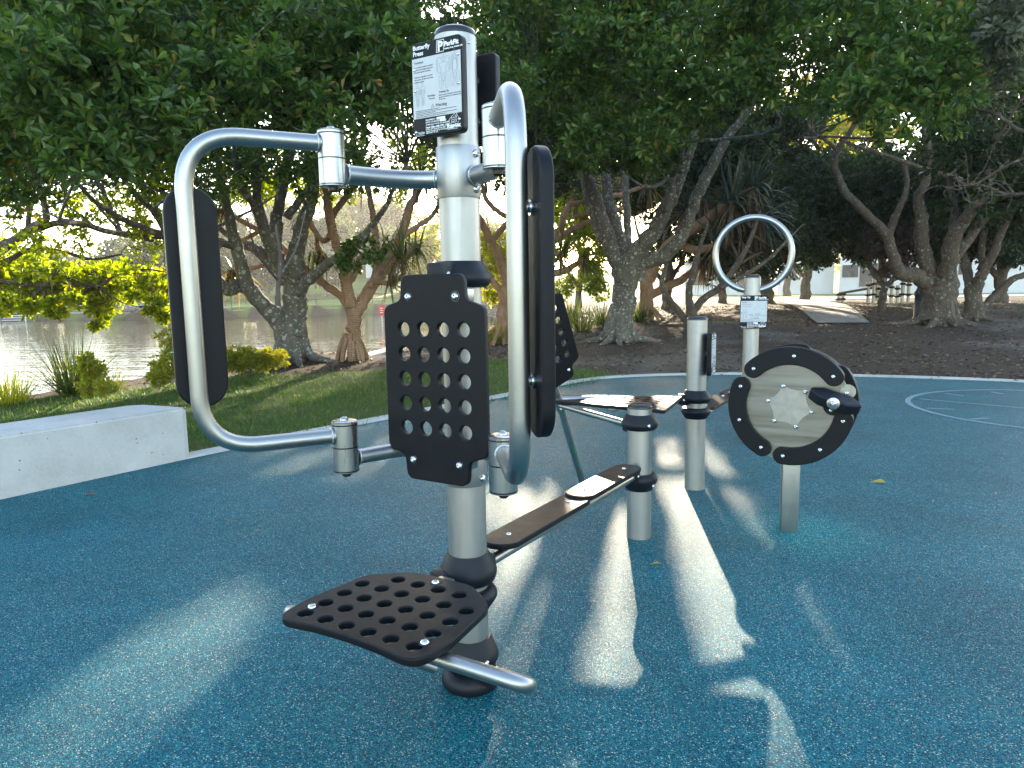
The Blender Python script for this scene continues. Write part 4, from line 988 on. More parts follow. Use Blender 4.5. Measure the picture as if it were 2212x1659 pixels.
A.limb([(430, 520, 10), (300, 508, 11), (226, 498, 9), (178, 483, 8), (125, 480, 10)], -2.2, 9, d0=-1.2)
tl = px_clumps([(-60, -90), (930, -90), (930, 60), (900, 250), (760, 300), (700, 300), (600, 250), (500, 280), (300, 330), (-60, 350)], 7.8, 10.6, 120, .34, .58)
A.link_clumps(tl[::2], .02, 6)
A.crown(tl, 33, 8, .138, .054, 'leaf')
tl2 = px_clumps([(-60, -60), (620, -60), (560, 150), (420, 280), (300, 330), (-60, 360)], 12, 15, 90, .5, .8)
A.crown(tl2, 30, 8, .13, .055, 'leaf_shaded', 'inner_crown')
tl3 = px_clumps([(-60, 340), (380, 330), (560, 300), (760, 300), (860, 330), (880, 380), (720, 400), (560, 380), (380, 430), (200, 440), (-60, 420)], 12, 16, 46, .35, .6)
A.link_clumps(tl3[::2]); A.crown(tl3, 30, 7, .125, .052, 'leaf', 'lower_crown')
tl4 = px_clumps([(470, 300), (940, 290), (940, 380), (880, 430), (760, 420), (600, 440), (480, 470)], 16.5, 19, 34, .3, .5); A.link_clumps(tl4[::2]); A.crown(tl4, 24, 7, .125, .052, 'leaf_backlit', 'back_crown')
sp = px_clumps([(735, 545), (800, 500), (830, 520), (800, 570), (740, 585)], 12.6, 13.4, 5, .14, .22); A.crown(sp, 22, 7, .11, .045, 'leaf', 'spray'); A.link_clumps(sp)
A.done()
# ------------------------------------------------------------------ overhanging tree left, trunk outside the frame
Lb = Vector((-13.0, 13.5, float(hgt(-13, 13.5))))
Lt = Tree('broadleaf_tree', 'sunlit tree reaching in from the left edge with low yellow green leaves over the lake', Lb, 'bark_brown', group='park trees')
Lt.wlimb([Lb-UP*.1, Lb+Vector((.1, 0, 1.0)), Lb+Vector((.4, -.1, 2.0))], .34, .26, 14)
Lt.dist = 14
for yy, rr, d_ in ((575, .16, 14), (590, .10, 14), (612, .07, 14)): Lt.wlimb([Lb+Vector((.4, -.1, 1.8)), D(-220, yy-10, 14.6), D(-80, yy, d_)], rr*1.2, rr, 12)
Lt.limb([(-80, 575, 30), (0, 537, 26), (68, 495, 20), (100, 470, 15), (90, 420, 12), (60, 340, 8)], -.5, 10)
Lt.limb([(60, 500, 16), (125, 482, 14), (178, 484, 13), (226, 498, 12), (297, 512, 12), (330, 520, 8)], .5, 10)
Lt.limb([(-80, 590, 20), (0, 570, 13), (74, 536, 9), (140, 545, 8), (200, 560, 6), (260, 550, 4)], .4, 8)
Lt.limb([(-80, 610, 12), (0, 608, 8), (74, 617, 7), (149, 611, 7), (214, 617, 6), (253, 593, 5), (312, 582, 4), (370, 590, 3)], .8, 8)
Lt.limb([(60, 500, 12), (70, 440, 9), (120, 390, 6)], -.6, 8)
lc = px_clumps([(-60, 560), (60, 555), (180, 590), (260, 580), (365, 590), (380, 650), (350, 690), (305, 640), (240, 650), (215, 670), (215, 690), (195, 640), (130, 660), (100, 640), (60, 665), (-60, 670)], 14.6, 16.6, 84, .20, .36)
lc2 = px_clumps([(-60, 420), (360, 380), (380, 600), (-60, 600)], 12, 14.6, 28, .22, .4)
ext_ = np.array([(*D(x, y, d), r) for x, y, d, r in ((205, 650, 15.2, .16), (214, 672, 15.2, .15), (222, 690, 15.2, .13), (205, 705, 15.2, .07), (110, 655, 13.5, .17), (120, 675, 13.5, .14), (15, 655, 13, .18), (340, 650, 13.4, .17), (330, 670, 13.4, .13), (355, 685, 13.5, .10), (160, 650, 13.3, .15), (290, 640, 13.6, .14), (60, 660, 13.2, .15))])
lc = np.concatenate([lc, ext_]); Lt.link_clumps(lc[::2], .01, 5); Lt.link_clumps(lc2[::2], .012, 5)
Lt.crown(lc, 17, 7, .115, .055, 'leaf_backlit', culled=False, upb=0); Lt.crown(lc2, 15, 7, .105, .048, 'leaf_backlit', 'upper_crown', culled=False, upb=0)
Lt.done()

# ------------------------------------------------------------------ pandanus trees
def pandanus(label, base, limbs, heads, k=46, L=1.05, mat='strap', roots=10, rw=.30, name='pandanus_tree', dead=True, droop=.32, W=.05):
    t = Tree(name, label, base, 'bark_pandanus', group='pandanus trees'); t.wide = rw
    for l, dd in limbs: t.limb(l, dd, 12)
    for i in range(roots):
        a = 2*PI*i/roots+rng.uniform(-.2, .2); h = rng.uniform(.28, .55); r = rw*rng.uniform(.6, 1.1); d = Vector((math.cos(a), math.sin(a), 0))
        p0 = t.base+UP*h+d*.12; p2 = t.base+d*r; p2.z = float(hgt(p2.x, p2.y))-.05; tube(t.g, catmull([p0, p0.lerp(p2, .5)+d*.03, p2], 4), .045, 8, True)
    hs = []
    for (x, y, dd, vx, vy) in heads:
        p = D(x, y, t.dist+dd); dv = CR*vx-CU*vy+Vector((rng.uniform(-.2, .2), rng.uniform(-.5, .2), .15)); hs.append((tuple(p), tuple(dv)))
        n0 = min(t.nodes, key=lambda q: (q[0]-p).length)[0]
        if (n0-p).length > .15: t.wlimb([n0, n0.lerp(p, .5)+Vector(rng.normal(size=3))*.06, p], .05, .04, 8)
    strap_heads(t, hs, k, L, W, mat, 'leaves', droop)
    if dead: strap_heads(t, [(p, (0, -.1, -1)) for p, _ in hs], k//2, L*.8, W*.9, 'strap_dead', 'dead_leaves', .5, (0, 60))
    t.done(); return t
pandanus('sunlit pandanus with orange forked limbs and prop roots, between lichen tree and tallest pole', Gh(762, 778),
  [([(765, 782, 36), (765, 760, 30), (764, 715, 29), (765, 690, 31), (762, 672, 30)], 0),
   ([(762, 680, 28), (753, 641, 26), (747, 597, 24), (738, 567, 22), (720, 507, 20), (711, 463, 20), (706, 418, 17), (700, 360, 14)], -.4),
   ([(764, 685, 28), (780, 656, 27), (809, 612, 25), (836, 573, 23), (860, 522, 21), (878, 472, 18), (887, 442, 16), (910, 400, 13)], .5),
   ([(800, 622, 14), (812, 585, 14), (815, 552, 14), (812, 507, 13), (800, 433, 12), (790, 380, 10)], 1.0),
   ([(747, 655, 18), (738, 640, 17), (711, 621, 18), (690, 605, 17), (670, 591, 17), (637, 560, 15), (604, 530, 14), (560, 500, 12), (510, 470, 10), (480, 450, 9)], 1.6),
   ([(815, 608, 12), (845, 613, 11), (865, 600, 10), (874, 578, 10), (862, 560, 8)], -.5), ([(825, 590, 11), (842, 572, 10), (870, 562, 9), (895, 540, 8)], 1),
   ([(755, 610, 14), (768, 590, 12), (775, 560, 12), (795, 548, 11), (830, 540, 10)], .8), ([(711, 480, 15), (735, 440, 14), (760, 410, 12), (770, 360, 10)], -.8), ([(720, 500, 12), (700, 520, 12), (680, 500, 10), (660, 470, 9)], .9),
   ([(860, 520, 12), (900, 490, 11), (930, 470, 10), (950, 440, 8)], .9), ([(640, 565, 12), (600, 570, 10), (540, 580, 9), (500, 585, 8)], .8), ([(560, 500, 9), (520, 520, 9), (480, 530, 8), (440, 560, 6)], .6)],
  [(700, 350, -.4, -.2, -1), (910, 395, .5, .4, -1), (790, 370, 1, 0, -1), (480, 445, 1.6, -1, -.5), (862, 555, -.5, .2, -1), (895, 535, 1, 1, -.3), (830, 540, .8, 1, .2), (770, 355, -.8, .2, -1), (660, 465, .9, -1, -.6), (950, 435, .9, 1, -.4), (500, 590, .8, -1, .1), (440, 565, .6, -1, .2), (690, 545, .8, -.5, .6), (845, 600, -.3, .5, .6)], k=44, L=.75, W=.045, roots=15)
pandanus('orange limbed pandanus tangle seen between the tallest pole and the right arm of the press', Gh(1088, 742),
  [([(1088, 750, 40), (1086, 700, 32), (1090, 650, 28), (1098, 600, 26)], 0),
   ([(1095, 610, 24), (1080, 560, 20), (1060, 520, 18), (1040, 480, 16), (1010, 450, 13), (980, 430, 10)], -.6), ([(1098, 600, 22), (1110, 540, 20), (1120, 490, 18), (1150, 440, 15), (1180, 400, 12)], -.4),
   ([(1100, 600, 20), (1150, 570, 18), (1180, 540, 17), (1210, 500, 15), (1220, 460, 14), (1240, 430, 12)], .8), ([(1150, 570, 16), (1190, 590, 15), (1230, 580, 14), (1260, 560, 12)], .6),
   ([(1060, 520, 14), (1090, 490, 13), (1110, 450, 12), (1100, 400, 10)], .5), ([(1195, 520, 15), (1230, 500, 14), (1270, 480, 12), (1330, 470, 10)], 1), ([(1180, 540, 13), (1170, 490, 12), (1190, 440, 11), (1180, 370, 9)], -.3),
   ([(1110, 540, 14), (1140, 530, 13), (1170, 545, 12), (1215, 548, 11)], -.6), ([(1120, 480, 12), (1080, 460, 11), (1050, 430, 10), (1040, 390, 8)], .9), ([(1230, 440, 10), (1290, 430, 10), (1340, 420, 9), (1400, 400, 8)], 1.4), ([(1240, 470, 10), (1300, 455, 10), (1360, 450, 9)], 1.2), ([(1040, 560, 12), (1000, 540, 11), (970, 510, 10)], .4), ([(1090, 640, 14), (1050, 590, 13), (1030, 560, 12)], .3)],
  [(980, 425, -.6, -.6, -1), (1180, 395, -.4, .3, -1), (1240, 425, .8, .5, -1), (1260, 555, .6, 1, 0), (1100, 395, .5, 0, -1), (1330, 465, 1, 1, -.3), (1180, 365, -.3, 0, -1), (1215, 548, -.6, 1, .2), (1040, 385, .9, -.4, -1), (965, 505, .4, -1, -.2), (1150, 600, .8, .3, 1), (1400, 400, 1.4, 1, -.3)], k=40, L=.85, W=.05, rw=.75, roots=16)
pandanus('dark pandanus with a big skirt of drooping strap leaves, right of the forked central tree', Gh(1398, 692),
  [([(1398, 700, 34), (1396, 660, 30), (1400, 610, 30), (1420, 560, 26), (1460, 520, 24), (1520, 480, 22), (1570, 440, 20), (1620, 410, 18)], -1), ([(1460, 520, 20), (1500, 540, 18), (1550, 530, 16)], -1), ([(1520, 480, 16), (1560, 400, 14), (1580, 340, 12)], 0), ([(1400, 640, 20), (1440, 620, 18), (1480, 600, 16), (1520, 560, 14)], 1)],
  [(1625, 405, -1.5, .8, -.6), (1580, 440, -2, .5, -.8), (1550, 525, -1, .8, -.2), (1580, 335, 0, .2, -1), (1520, 420, -.5, 0, -1), (1640, 470, -1, 1, -.2), (1520, 555, 1, .5, -.4), (1600, 520, 0, .4, 0), (1480, 460, .5, -.3, -1)], k=80, L=1.7, mat='strap_dark', W=.075, droop=.36, rw=.8)
# ------------------------------------------------------------------ central forked tree
Dt = Tree('broadleaf_tree', 'central tree with fluted lichen trunk fanning into five limbs, just right of the press', Gh(1337, 738), 'bark_lichen', group='park trees')
Dt.limb([(1337, 742, 72), (1338, 725, 62), (1342, 688, 54), (1350, 635, 52), (1353, 582, 58), (1350, 560, 50)], 0, 20); flare(Dt, 1337, 735, 66, 8)
Dt.limb([(1340, 590, 32), (1324, 548, 31), (1308, 503, 34), (1295, 463, 31), (1281, 416, 29), (1271, 384, 24), (1262, 340, 20), (1252, 290, 15), (1235, 200, 10), (1220, 120, 7)], -1.6, 14)
Dt.limb([(1352, 580, 34), (1350, 548, 31), (1334, 503, 27), (1322, 465, 25), (1314, 430, 23), (1309, 384, 20), (1310, 340, 17), (1308, 298, 14), (1320, 230, 10)], .6, 12)
Dt.limb([(1362, 585, 26), (1358, 548, 20), (1355, 503, 18), (1354, 463, 17), (1350, 410, 15), (1350, 330, 13), (1343, 260, 9)], 1.2, 12)
Dt.limb([(1360, 590, 42), (1374, 548, 38), (1406, 511, 35), (1430, 471, 31), (1450, 424, 31), (1466, 384, 28), (1482, 345, 22), (1500, 297, 20), (1506, 238, 19), (1530, 193, 14), (1545, 130, 10)], -1.8, 14)
Dt.limb([(1440, 455, 20), (1452, 400, 18), (1448, 350, 15), (1430, 297, 12), (1425, 220, 8)], -.8, 10, d0=-.8)
Dt.limb([(1370, 600, 38), (1395, 566, 33), (1440, 548, 30), (1468, 516, 28), (1486, 477, 26), (1503, 432, 25), (1525, 384, 25), (1545, 345, 22), (1571, 297, 19), (1607, 253, 15), (1631, 208, 11), (1650, 140, 8)], -1.0, 14)
Dt.limb([(1300, 520, 18), (1275, 450, 14), (1262, 400, 11), (1240, 330, 8)], .8, 9)
Dt.limb([(1500, 297, 12), (1480, 240, 9), (1460, 180, 6)], .4, 8, d0=-1.5)
cl = px_clumps([(1030, -90), (1620, -90), (1600, 60), (1560, 200), (1480, 300), (1400, 320), (1300, 330), (1200, 340), (1120, 300), (1040, 250)], 10, 13.5, 95, .38, .62)
Dt.link_clumps(cl[::2], .02, 8); Dt.crown(cl, 35, 8, .132, .052, 'leaf')
cl = px_clumps([(880, -60), (1650, -60), (1600, 200), (1500, 330), (1250, 360), (1050, 330), (900, 300)], 14, 18, 80, .5, .85)
Dt.crown(cl, 32, 8, .14, .058, 'leaf_shaded', 'inner_crown')
cl = px_clumps([(1180, 330), (1420, 320), (1500, 330), (1480, 370), (1300, 350), (1220, 380)], 13, 15, 10, .22, .36); Dt.link_clumps(cl); Dt.crown(cl, 26, 7, .12, .05, 'leaf', 'lower_crown')
Dt.done()
# ------------------------------------------------------------------ small multi stem tree by the ring
Ft = Tree('small_tree', 'small dark tree with low curved stems, between the central tree and the ring handle', Gh(1492, 700), 'bark_brown', group='park trees')
Ft.limb([(1492, 706, 30), (1493, 683, 24), (1494, 660, 22)], 0, 12)
Ft.limb([(1494, 670, 18), (1488, 630, 16), (1498, 590, 14), (1510, 540, 10), (1530, 480, 7)], .6); Ft.limb([(1496, 675, 17), (1520, 645, 16), (1554, 622, 15), (1590, 575, 13), (1620, 520, 10), (1640, 460, 7)], 1.2)
Ft.limb([(1488, 700, 16), (1465, 670, 15), (1440, 640, 13), (1430, 610, 11), (1440, 570, 8)], .3); Ft.limb([(1555, 622, 10), (1600, 600, 9), (1660, 560, 8), (1700, 520, 6)], 1)
cl = px_clumps([(1480, 480), (1700, 430), (1740, 540), (1640, 590), (1500, 560)], 24, 28, 40, .4, .7); Ft.link_clumps(cl[::3]); Ft.crown(cl, 26, 7, .15, .06, 'leaf_shaded')
Ft.done()
# ------------------------------------------------------------------ big right tree
R1 = Tree('broadleaf_tree', 'large spreading tree with mossy flared base and wide forks, beside the lamp post at right', Gh(2030, 702), 'bark_brown', group='park trees')
R1.limb([(2030, 708, 84), (2029, 690, 74), (2029, 650, 64), (2031, 622, 66), (2030, 600, 60)], 0, 20); flare(R1, 2030, 698, 74, 8)
R1.limb([(2015, 640, 34), (2003, 614, 36), (1978, 597, 33), (1943, 588, 28), (1928, 548, 23), (1913, 504, 21), (1878, 469, 19), (1854, 445, 18), (1823, 411, 17), (1805, 360, 14), (1811, 321, 13), (1845, 270, 10), (1858, 208, 8)], -2.2, 12)
R1.limb([(1808, 325, 10), (1780, 300, 8), (1757, 286, 8), (1734, 208, 6)], -.5, 8, d0=-2.2)
R1.limb([(1918, 515, 16), (1931, 475, 16), (1943, 450, 13), (1960, 400, 10), (1950, 340, 8)], -.6, 10, d0=-.7)
R1.limb([(2018, 612, 34), (2003, 573, 32), (1994, 528, 30), (1990, 469, 25), (1984, 430, 20), (2001, 387, 17), (2007, 327, 14), (1992, 250, 10)], -1.4, 14)
R1.limb([(2038, 612, 40), (2048, 582, 35), (2055, 528, 33), (2077, 483, 25), (2107, 445, 23), (2141, 376, 22), (2186, 312, 19), (2225, 262, 15), (2260, 200, 10)], -2.4, 14)
R1.limb([(2045, 600, 26), (2062, 558, 21), (2088, 525, 19), (2122, 477, 18), (2166, 445, 16), (2225, 395, 13), (2270, 340, 9)], .8, 12)
R1.limb([(2055, 500, 16), (2062, 440, 15), (2050, 390, 12), (2062, 330, 9), (2050, 260, 7)], .8, 10)
cl = px_clumps([(1600, -90), (2090, -90), (2085, 100), (2060, 230), (1900, 250), (1700, 240), (1600, 180)], 9, 12.5, 62, .36, .6)
R1.link_clumps(cl[::3], .02, 9); R1.crown(cl, 35, 8, .130, .052, 'leaf')
cl = px_clumps([(1580, -60), (2300, -60), (2300, 350), (2080, 380), (1960, 240), (1640, 180)], 15, 19, 66, .5, .9)
R1.link_clumps(cl[::3]); R1.crown(cl, 32, 8, .15, .062, 'leaf_shaded', 'inner_crown')
cl = px_clumps([(2130, 20), (2250, 0), (2250, 150), (2150, 170)], 9, 10.5, 8, .2, .34); R1.crown(cl, 26, 8, .115, .046, 'leaf_blue', 'outer_spray')
# bare grey branches in the upper right corner
R1.dist = 10.5
for pts in ([(2260, 250, 12), (2212, 284, 9), (2150, 245, 7), (2110, 235, 5), (2080, 200, 3)], [(2260, 40, 10), (2212, 100, 8), (2140, 110, 6), (2080, 60, 4), (2030, 40, 3)], [(2240, 330, 6), (2170, 360, 5), (2100, 400, 4), (2060, 385, 3)], [(2240, 160, 7), (2190, 240, 5), (2160, 290, 4), (2140, 330, 3)], [(2260, 410, 7), (2180, 420, 6), (2120, 400, 4), (2070, 410, 3)]):
    c = R1.limb(pts, .4, 7)
    for _ in range(9):
        a = c[rng.integers(3, len(c))]; q = a+Vector(rng.normal(size=3))*.22; tube(R1.g, catmull([a, a.lerp(q, .5)+Vector(rng.normal(size=3))*.05, q, q+Vector(rng.normal(size=3))*.12], 3), 0, 5, False, list(np.linspace(.008, .002, 10)))
R1.done()
R2 = Tree('broadleaf_tree', 'dark twin stemmed tree just right of the large spreading tree', Gh(2103, 692), 'bark_brown', group='park trees')
R2.limb([(2098, 700, 50), (2101, 684, 40), (2103, 650, 32), (2102, 625, 32)], 0, 14); flare(R2, 2100, 690, 38, 6)
R2.limb([(2102, 635, 24), (2092, 600, 20), (2084, 565, 17), (2075, 520, 12), (2078, 470, 8)], .5); R2.limb([(2104, 635, 26), (2118, 600, 24), (2130, 575, 20), (2148, 543, 18), (2165, 500, 15), (2190, 450, 10), (2230, 400, 8)], -.8)
R2.limb([(2125, 590, 16), (2120, 540, 14), (2128, 490, 11), (2140, 430, 8)], .6)
R2.limb([(2112, 678, 18), (2133, 655, 16), (2160, 630, 15), (2185, 605, 14), (2220, 590, 12), (2260, 560, 9)], .8)
cl = px_clumps([(1980, 330), (2300, 330), (2300, 480), (2200, 540), (2100, 520), (2000, 480)], 27, 34, 60, .6, 1.0); R2.crown(cl, 30, 7, .20, .085, 'leaf_shaded')
R2.done()
It = Tree('small_tree', 'small crooked tree with dark reddish leaves, left of the lamp post', Gh(1905, 672), 'bark_brown', group='park trees')
It.limb([(1904, 678, 20), (1905, 655, 16), (1912, 620, 14)], 0, 12); It.limb([(1912, 620, 12), (1898, 604, 10), (1884, 588, 9), (1880, 560, 7), (1890, 530, 4)], .4); It.limb([(1913, 618, 12), (1928, 604, 10), (1936, 585, 8), (1925, 560, 6), (1930, 530, 4)], -.4); It.limb([(1925, 606, 8), (1945, 600, 6), (1960, 590, 4)], 0)
cl = px_clumps([(1865, 470), (1970, 480), (1970, 570), (1920, 590), (1870, 570)], It.dist-1, It.dist+1.2, 18, .3, .5); It.link_clumps(cl[::2]); It.crown(cl, 30, 7, .14, .06, 'leaf_red'); It.done()
Jt = Tree('paperbark_tree', 'pale barked thick tree standing behind the wheel and the path', Gh(1776, 633), 'bark_pale', group='park trees')
Jt.limb([(1776, 638, 40), (1775, 625, 33), (1776, 600, 30), (1775, 580, 30)], 0, 14); Jt.limb([(1772, 590, 24), (1760, 566, 22), (1745, 540, 18), (1730, 500, 14)], 0); Jt.limb([(1780, 590, 22), (1798, 560, 17), (1810, 528, 14), (1830, 490, 10)], 0); Jt.limb([(1776, 585, 20), (1778, 540, 15), (1785, 480, 10)], 0)
cl = px_clumps([(1690, 380), (1900, 400), (1880, 500), (1800, 530), (1720, 500)], 42, 50, 45, .9, 1.5); Jt.link_clumps(cl[::3], .05, 20); Jt.crown(cl, 34, 7, .30, .12, 'leaf_blue'); Jt.done()
Kt = Tree('small_tree', 'young slender tree with glowing yellow green crown in front of the white house', Gh(1834, 633), 'bark_pale', group='park trees')
Kt.limb([(1834, 637, 5), (1834, 600, 4), (1835, 560, 3)], 0, 8); cl = px_clumps([(1808, 545), (1865, 540), (1872, 575), (1840, 590), (1805, 580)], Kt.dist-1, Kt.dist+1, 20, .6, .9); Kt.crown(cl, 26, 7, .26, .12, 'leaf_sunlit_gold', culled=False); Kt.done()
# back row that closes the view and shades the surface
def back_tree(label, x, y, trunk_w, poly, d0, d1, n, r, mat, L=.26, per=40, margin=.2):
    t = Tree('background_tree', label, Gh(x, y), 'bark_brown', group='background trees')
    t.limb([(x, y+6, trunk_w*1.3), (x, y-30, trunk_w), (x+6, y-90, trunk_w*.8), (x-4, y-170, trunk_w*.5)], 0, 10)
    t.limb([(x, y-50, trunk_w*.6), (x+40, y-120, trunk_w*.4), (x+60, y-200, trunk_w*.25)], 1, 8); t.limb([(x, y-50, trunk_w*.6), (x-45, y-110, trunk_w*.4), (x-70, y-200, trunk_w*.25)], -1, 8)
    cl = px_clumps(poly, d0, d1, n, r*.7, r*1.2); t.link_clumps(cl[::3], .04, 12); t.crown(cl, per, 7, L, L*.42, mat, margin=margin); t.done()
back_tree('dense dark tree behind the pandanus, seen above the tallest pole', 960, 715, 14, [(880, 40), (1260, 40), (1260, 380), (1150, 400), (1000, 380), (900, 330)], 21, 26, 75, .9, 'leaf_shaded')
back_tree('dense dark tree behind the central forked tree', 1440, 668, 20, [(1180, 30), (1680, 30), (1680, 380), (1600, 400), (1450, 420), (1300, 400), (1200, 380)], 24, 30, 110, 1.0, 'leaf_shaded')
back_tree('dark tree whose shaded crown hangs behind the ring handle', 1655, 655, 30, [(1500, 400), (1760, 430), (1800, 540), (1720, 590), (1600, 600), (1500, 560)], 30, 36, 70, .9, 'leaf_shaded')
back_tree('dark tree between the paperbark and the large spreading tree', 1740, 648, 20, [(1640, 345), (2000, 340), (2010, 470), (1900, 500), (1780, 500), (1650, 430)], 32, 40, 110, 1.1, 'leaf_shaded')
back_tree('sunlit yellow green tree far behind the dark crowns at right', 1700, 640, 14, [(1600, 170), (1850, 180), (1960, 300), (1800, 400), (1600, 360)], 46, 54, 60, 1.2, 'leaf_sunlit_gold', .34, 34)
back_tree('dark tree filling the upper right corner behind bare branches', 2160, 655, 26, [(2000, -60), (2350, -60), (2350, 420), (2150, 460), (2020, 400)], 24, 30, 110, 1.0, 'leaf_shaded')
back_tree('tall dark tree at the right beyond the twin stemmed tree', 2260, 650, 26, [(1900, 380), (2350, 360), (2350, 520), (2150, 560), (2000, 540)], 36, 44, 80, 1.0, 'leaf_shaded', .3)
back_tree('dark bushy tree behind the holed leaning backrest', 1250, 665, 14, [(1170, 380), (1290, 370), (1320, 600), (1290, 650), (1200, 640)], 24, 27, 40, .6, 'leaf_backlit', .16)

back_tree('added row of dark leaves shading the surface, behind the pandanus tangle', 1120, 668, 12, [(1050, 230), (1760, 230), (1760, 440), (1130, 440), (1115, 385), (1060, 360)], 33, 38, 165, 1.0, 'leaf_shaded', .26, 46, .19)  # belt added to block the sun outside the beam patches
back_tree('added low dark leaves shading the soil, behind the small multi stemmed tree', 1560, 655, 16, [(1400, 430), (1760, 430), (1800, 545), (1600, 570), (1430, 560)], 33, 38, 70, .9, 'leaf_shaded', .26, 40)  # lower belt added to keep the mulch at right in shade
back_tree('added tall dark tree shading the lawn, beyond the end of the lake', 1130, 640, 12, [(1170, 180), (1420, 180), (1420, 335), (1170, 335)], 68, 76, 60, 2.0, 'leaf_shaded', .5, 44, .75)  # distant crown added to shade the lawn, mostly hidden by nearer trees
back_tree('dense crown filling the sky behind the upper left leaves', 600, 655, 10, [(-100, -60), (900, -60), (760, 260), (560, 250), (440, 330), (-100, 360)], 19, 24, 150, 1.1, 'leaf_shaded', .26, 34)
back_tree('dark crown behind the large spreading tree at right', 1900, 650, 20, [(1650, 430), (2300, 430), (2300, 540), (1900, 560), (1700, 560)], 38, 44, 80, 1.0, 'leaf_shaded', .3, 38)
# ================================================================== SHRUBS, TUFTS, GRASS, LITTER
def tuft(name, label, base, n, L, W, mat, spread=60, droop=.2, group=None, cat='grass tuft', rad=.12):
    T = Thing(name, label, cat, base, group); a = rng.random(n)*2*PI; t = np.radians(rng.uniform(0, spread, n)**1.0); d = np.stack([np.cos(a)*np.sin(t), np.sin(a)*np.sin(t), np.cos(t)], 1)
    c = np.array(base)+np.stack([np.cos(a)*rng.random(n)*rad, np.sin(a)*rng.random(n)*rad, np.zeros(n)], 1)
    v, f = straps(c, d, L*rng.uniform(.5, 1.1, n), W*rng.uniform(.7, 1.3, n), droop*rng.uniform(.3, 1.6, n)); link('blades', np_mesh('blades', v-np.array(base), f, 4), mat, T.o, False)
def shrub(label, cl, base, mat, per=40, L=.07, k=6, name='shrub'):
    t = Tree(name, label, base, 'bark_twig', 'shrub')
    for c in cl: t.wlimb([t.base, t.base.lerp(Vector(c[:3]), .5)+UP*.05, Vector(c[:3])], .012, .005, 5, 3)
    t.crown(cl, per, k, L, L*.45, mat, 'foliage', culled=False, upb=0); t.T.part('stems', t.g, 'bark_twig')
tuft('grass_tuft', 'tall arching grass tuft on the lawn edge in front of the lake', Gh(160, 852), 420, .95, .011, 'strap', 62, .13, 'lakeside grass tufts', rad=.22)
tuft('grass_tuft', 'yellow green sunlit grass tuft at the far left corner of the lawn', Gh(15, 872), 300, .55, .011, 'leaf_sunlit_gold', 60, .2, 'lakeside grass tufts', rad=.3)
tuft('grass_tuft', 'pale sunlit grass tuft behind the right arm of the press', Gh(1072, 742), 260, .7, .02, 'leaf_sunlit_gold', 65, .25, 'lakeside grass tufts', rad=.4)
tuft('grass_tuft', 'low grass tuft to the right of the tall arching tuft', Gh(235, 846), 160, .42, .010, 'strap', 65, .2, 'lakeside grass tufts', rad=.2)
for x, y, lb in ((1215, 712, 'strap leaf clump left of the central trunk'), (1255, 716, 'widest strap leaf clump beside the central trunk'), (1300, 706, 'strap leaf clump touching the central trunk'), (1235, 694, 'strap leaf clump furthest back from the central trunk'), (1385, 695, 'strap leaf clump at the foot of the dark pandanus')):
    tuft('strap_leaf_clump', 'green '+lb, Gh(x, y), 150, 1.0, .026, 'strap', 60, .28, 'strap leaf clumps under the trees', rad=.3, cat='plant')
def pcl(lst, dd): return np.array([(*D(x, y, d+dd), r) for x, y, d, r in lst])
shrub('gold and orange leaved shrub glowing behind the left forearm pad', pcl([(360, 780, 11.4, .24), (385, 750, 11.6, .26), (400, 790, 11.5, .28), (372, 730, 11.6, .22), (410, 760, 11.7, .25), (350, 800, 11.2, .2), (420, 720, 11.8, .24), (395, 712, 11.8, .2), (345, 815, 11, .16), (430, 800, 11.5, .22)], 0), Gh(395, 815), 'leaf_sunlit_gold', 60)
shrub('low sunlit golden hedge of small leaves in front of the lichen tree', pcl([(x, 772+((i*7) % 11), 12.6, .26) for i, x in enumerate(range(480, 600, 14))], 0), Gh(540, 800), 'leaf_sunlit_gold', 66)
shrub('small orange tipped shrub inside the tall grass tuft', pcl([(178, 790, 9.9, .14), (186, 775, 9.9, .10), (200, 820, 9.9, .16), (210, 800, 9.9, .13), (190, 835, 9.8, .14), (225, 835, 9.7, .13)], 0), Gh(195, 850), 'leaf_sunlit_gold', 26)
shrub('light green leafy bush between the tallest pole and the right arm, beyond the lake', pcl([(1060, 560, 24, .9), (1075, 600, 24, .8), (1050, 520, 24, .8), (1090, 540, 25, .8), (1070, 635, 24, .5)], 0), Gh(1070, 690), 'leaf_sunlit_gold', 120, .13)
# lawn blades
N = 52000; bx = rng.uniform(-13, 3.5, N*2); by = rng.uniform(4.5, 16, N*2); m = pip(bx, by, lawn_w) & (pdist(bx, by, lawn_w) > .05); wn_ = vnoise(bx, by, 1.2, 2); m &= rng.random(N*2) < .45+.4*wn_; bx, by = bx[m][:N], by[m][:N]
bz = hgt(bx, by); n = len(bx)
a = rng.random(n)*2*PI; t = np.radians(rng.uniform(5, 60, n)); d = np.stack([np.cos(a)*np.sin(t), np.sin(a)*np.sin(t), np.cos(t)], 1)
cs = []; 
c = np.repeat(np.stack([bx, by, bz], 1), 3, 0)+rng.normal(size=(n*3, 3))*np.array([.03, .03, 0]); d3 = unit(np.repeat(d, 3, 0)+rng.normal(size=(n*3, 3))*.4); d3[:, 2] = np.abs(d3[:, 2])
v, f = straps(c, d3, rng.uniform(.03, .085, n*3), np.full(n*3, .007), np.full(n*3, .3), 2)
o = link('grass', np_mesh('grass', v, f, 4), 'grass', None, False); tag(o, 'short green lawn grass between the kerb and the lake', 'grass', kind='stuff')
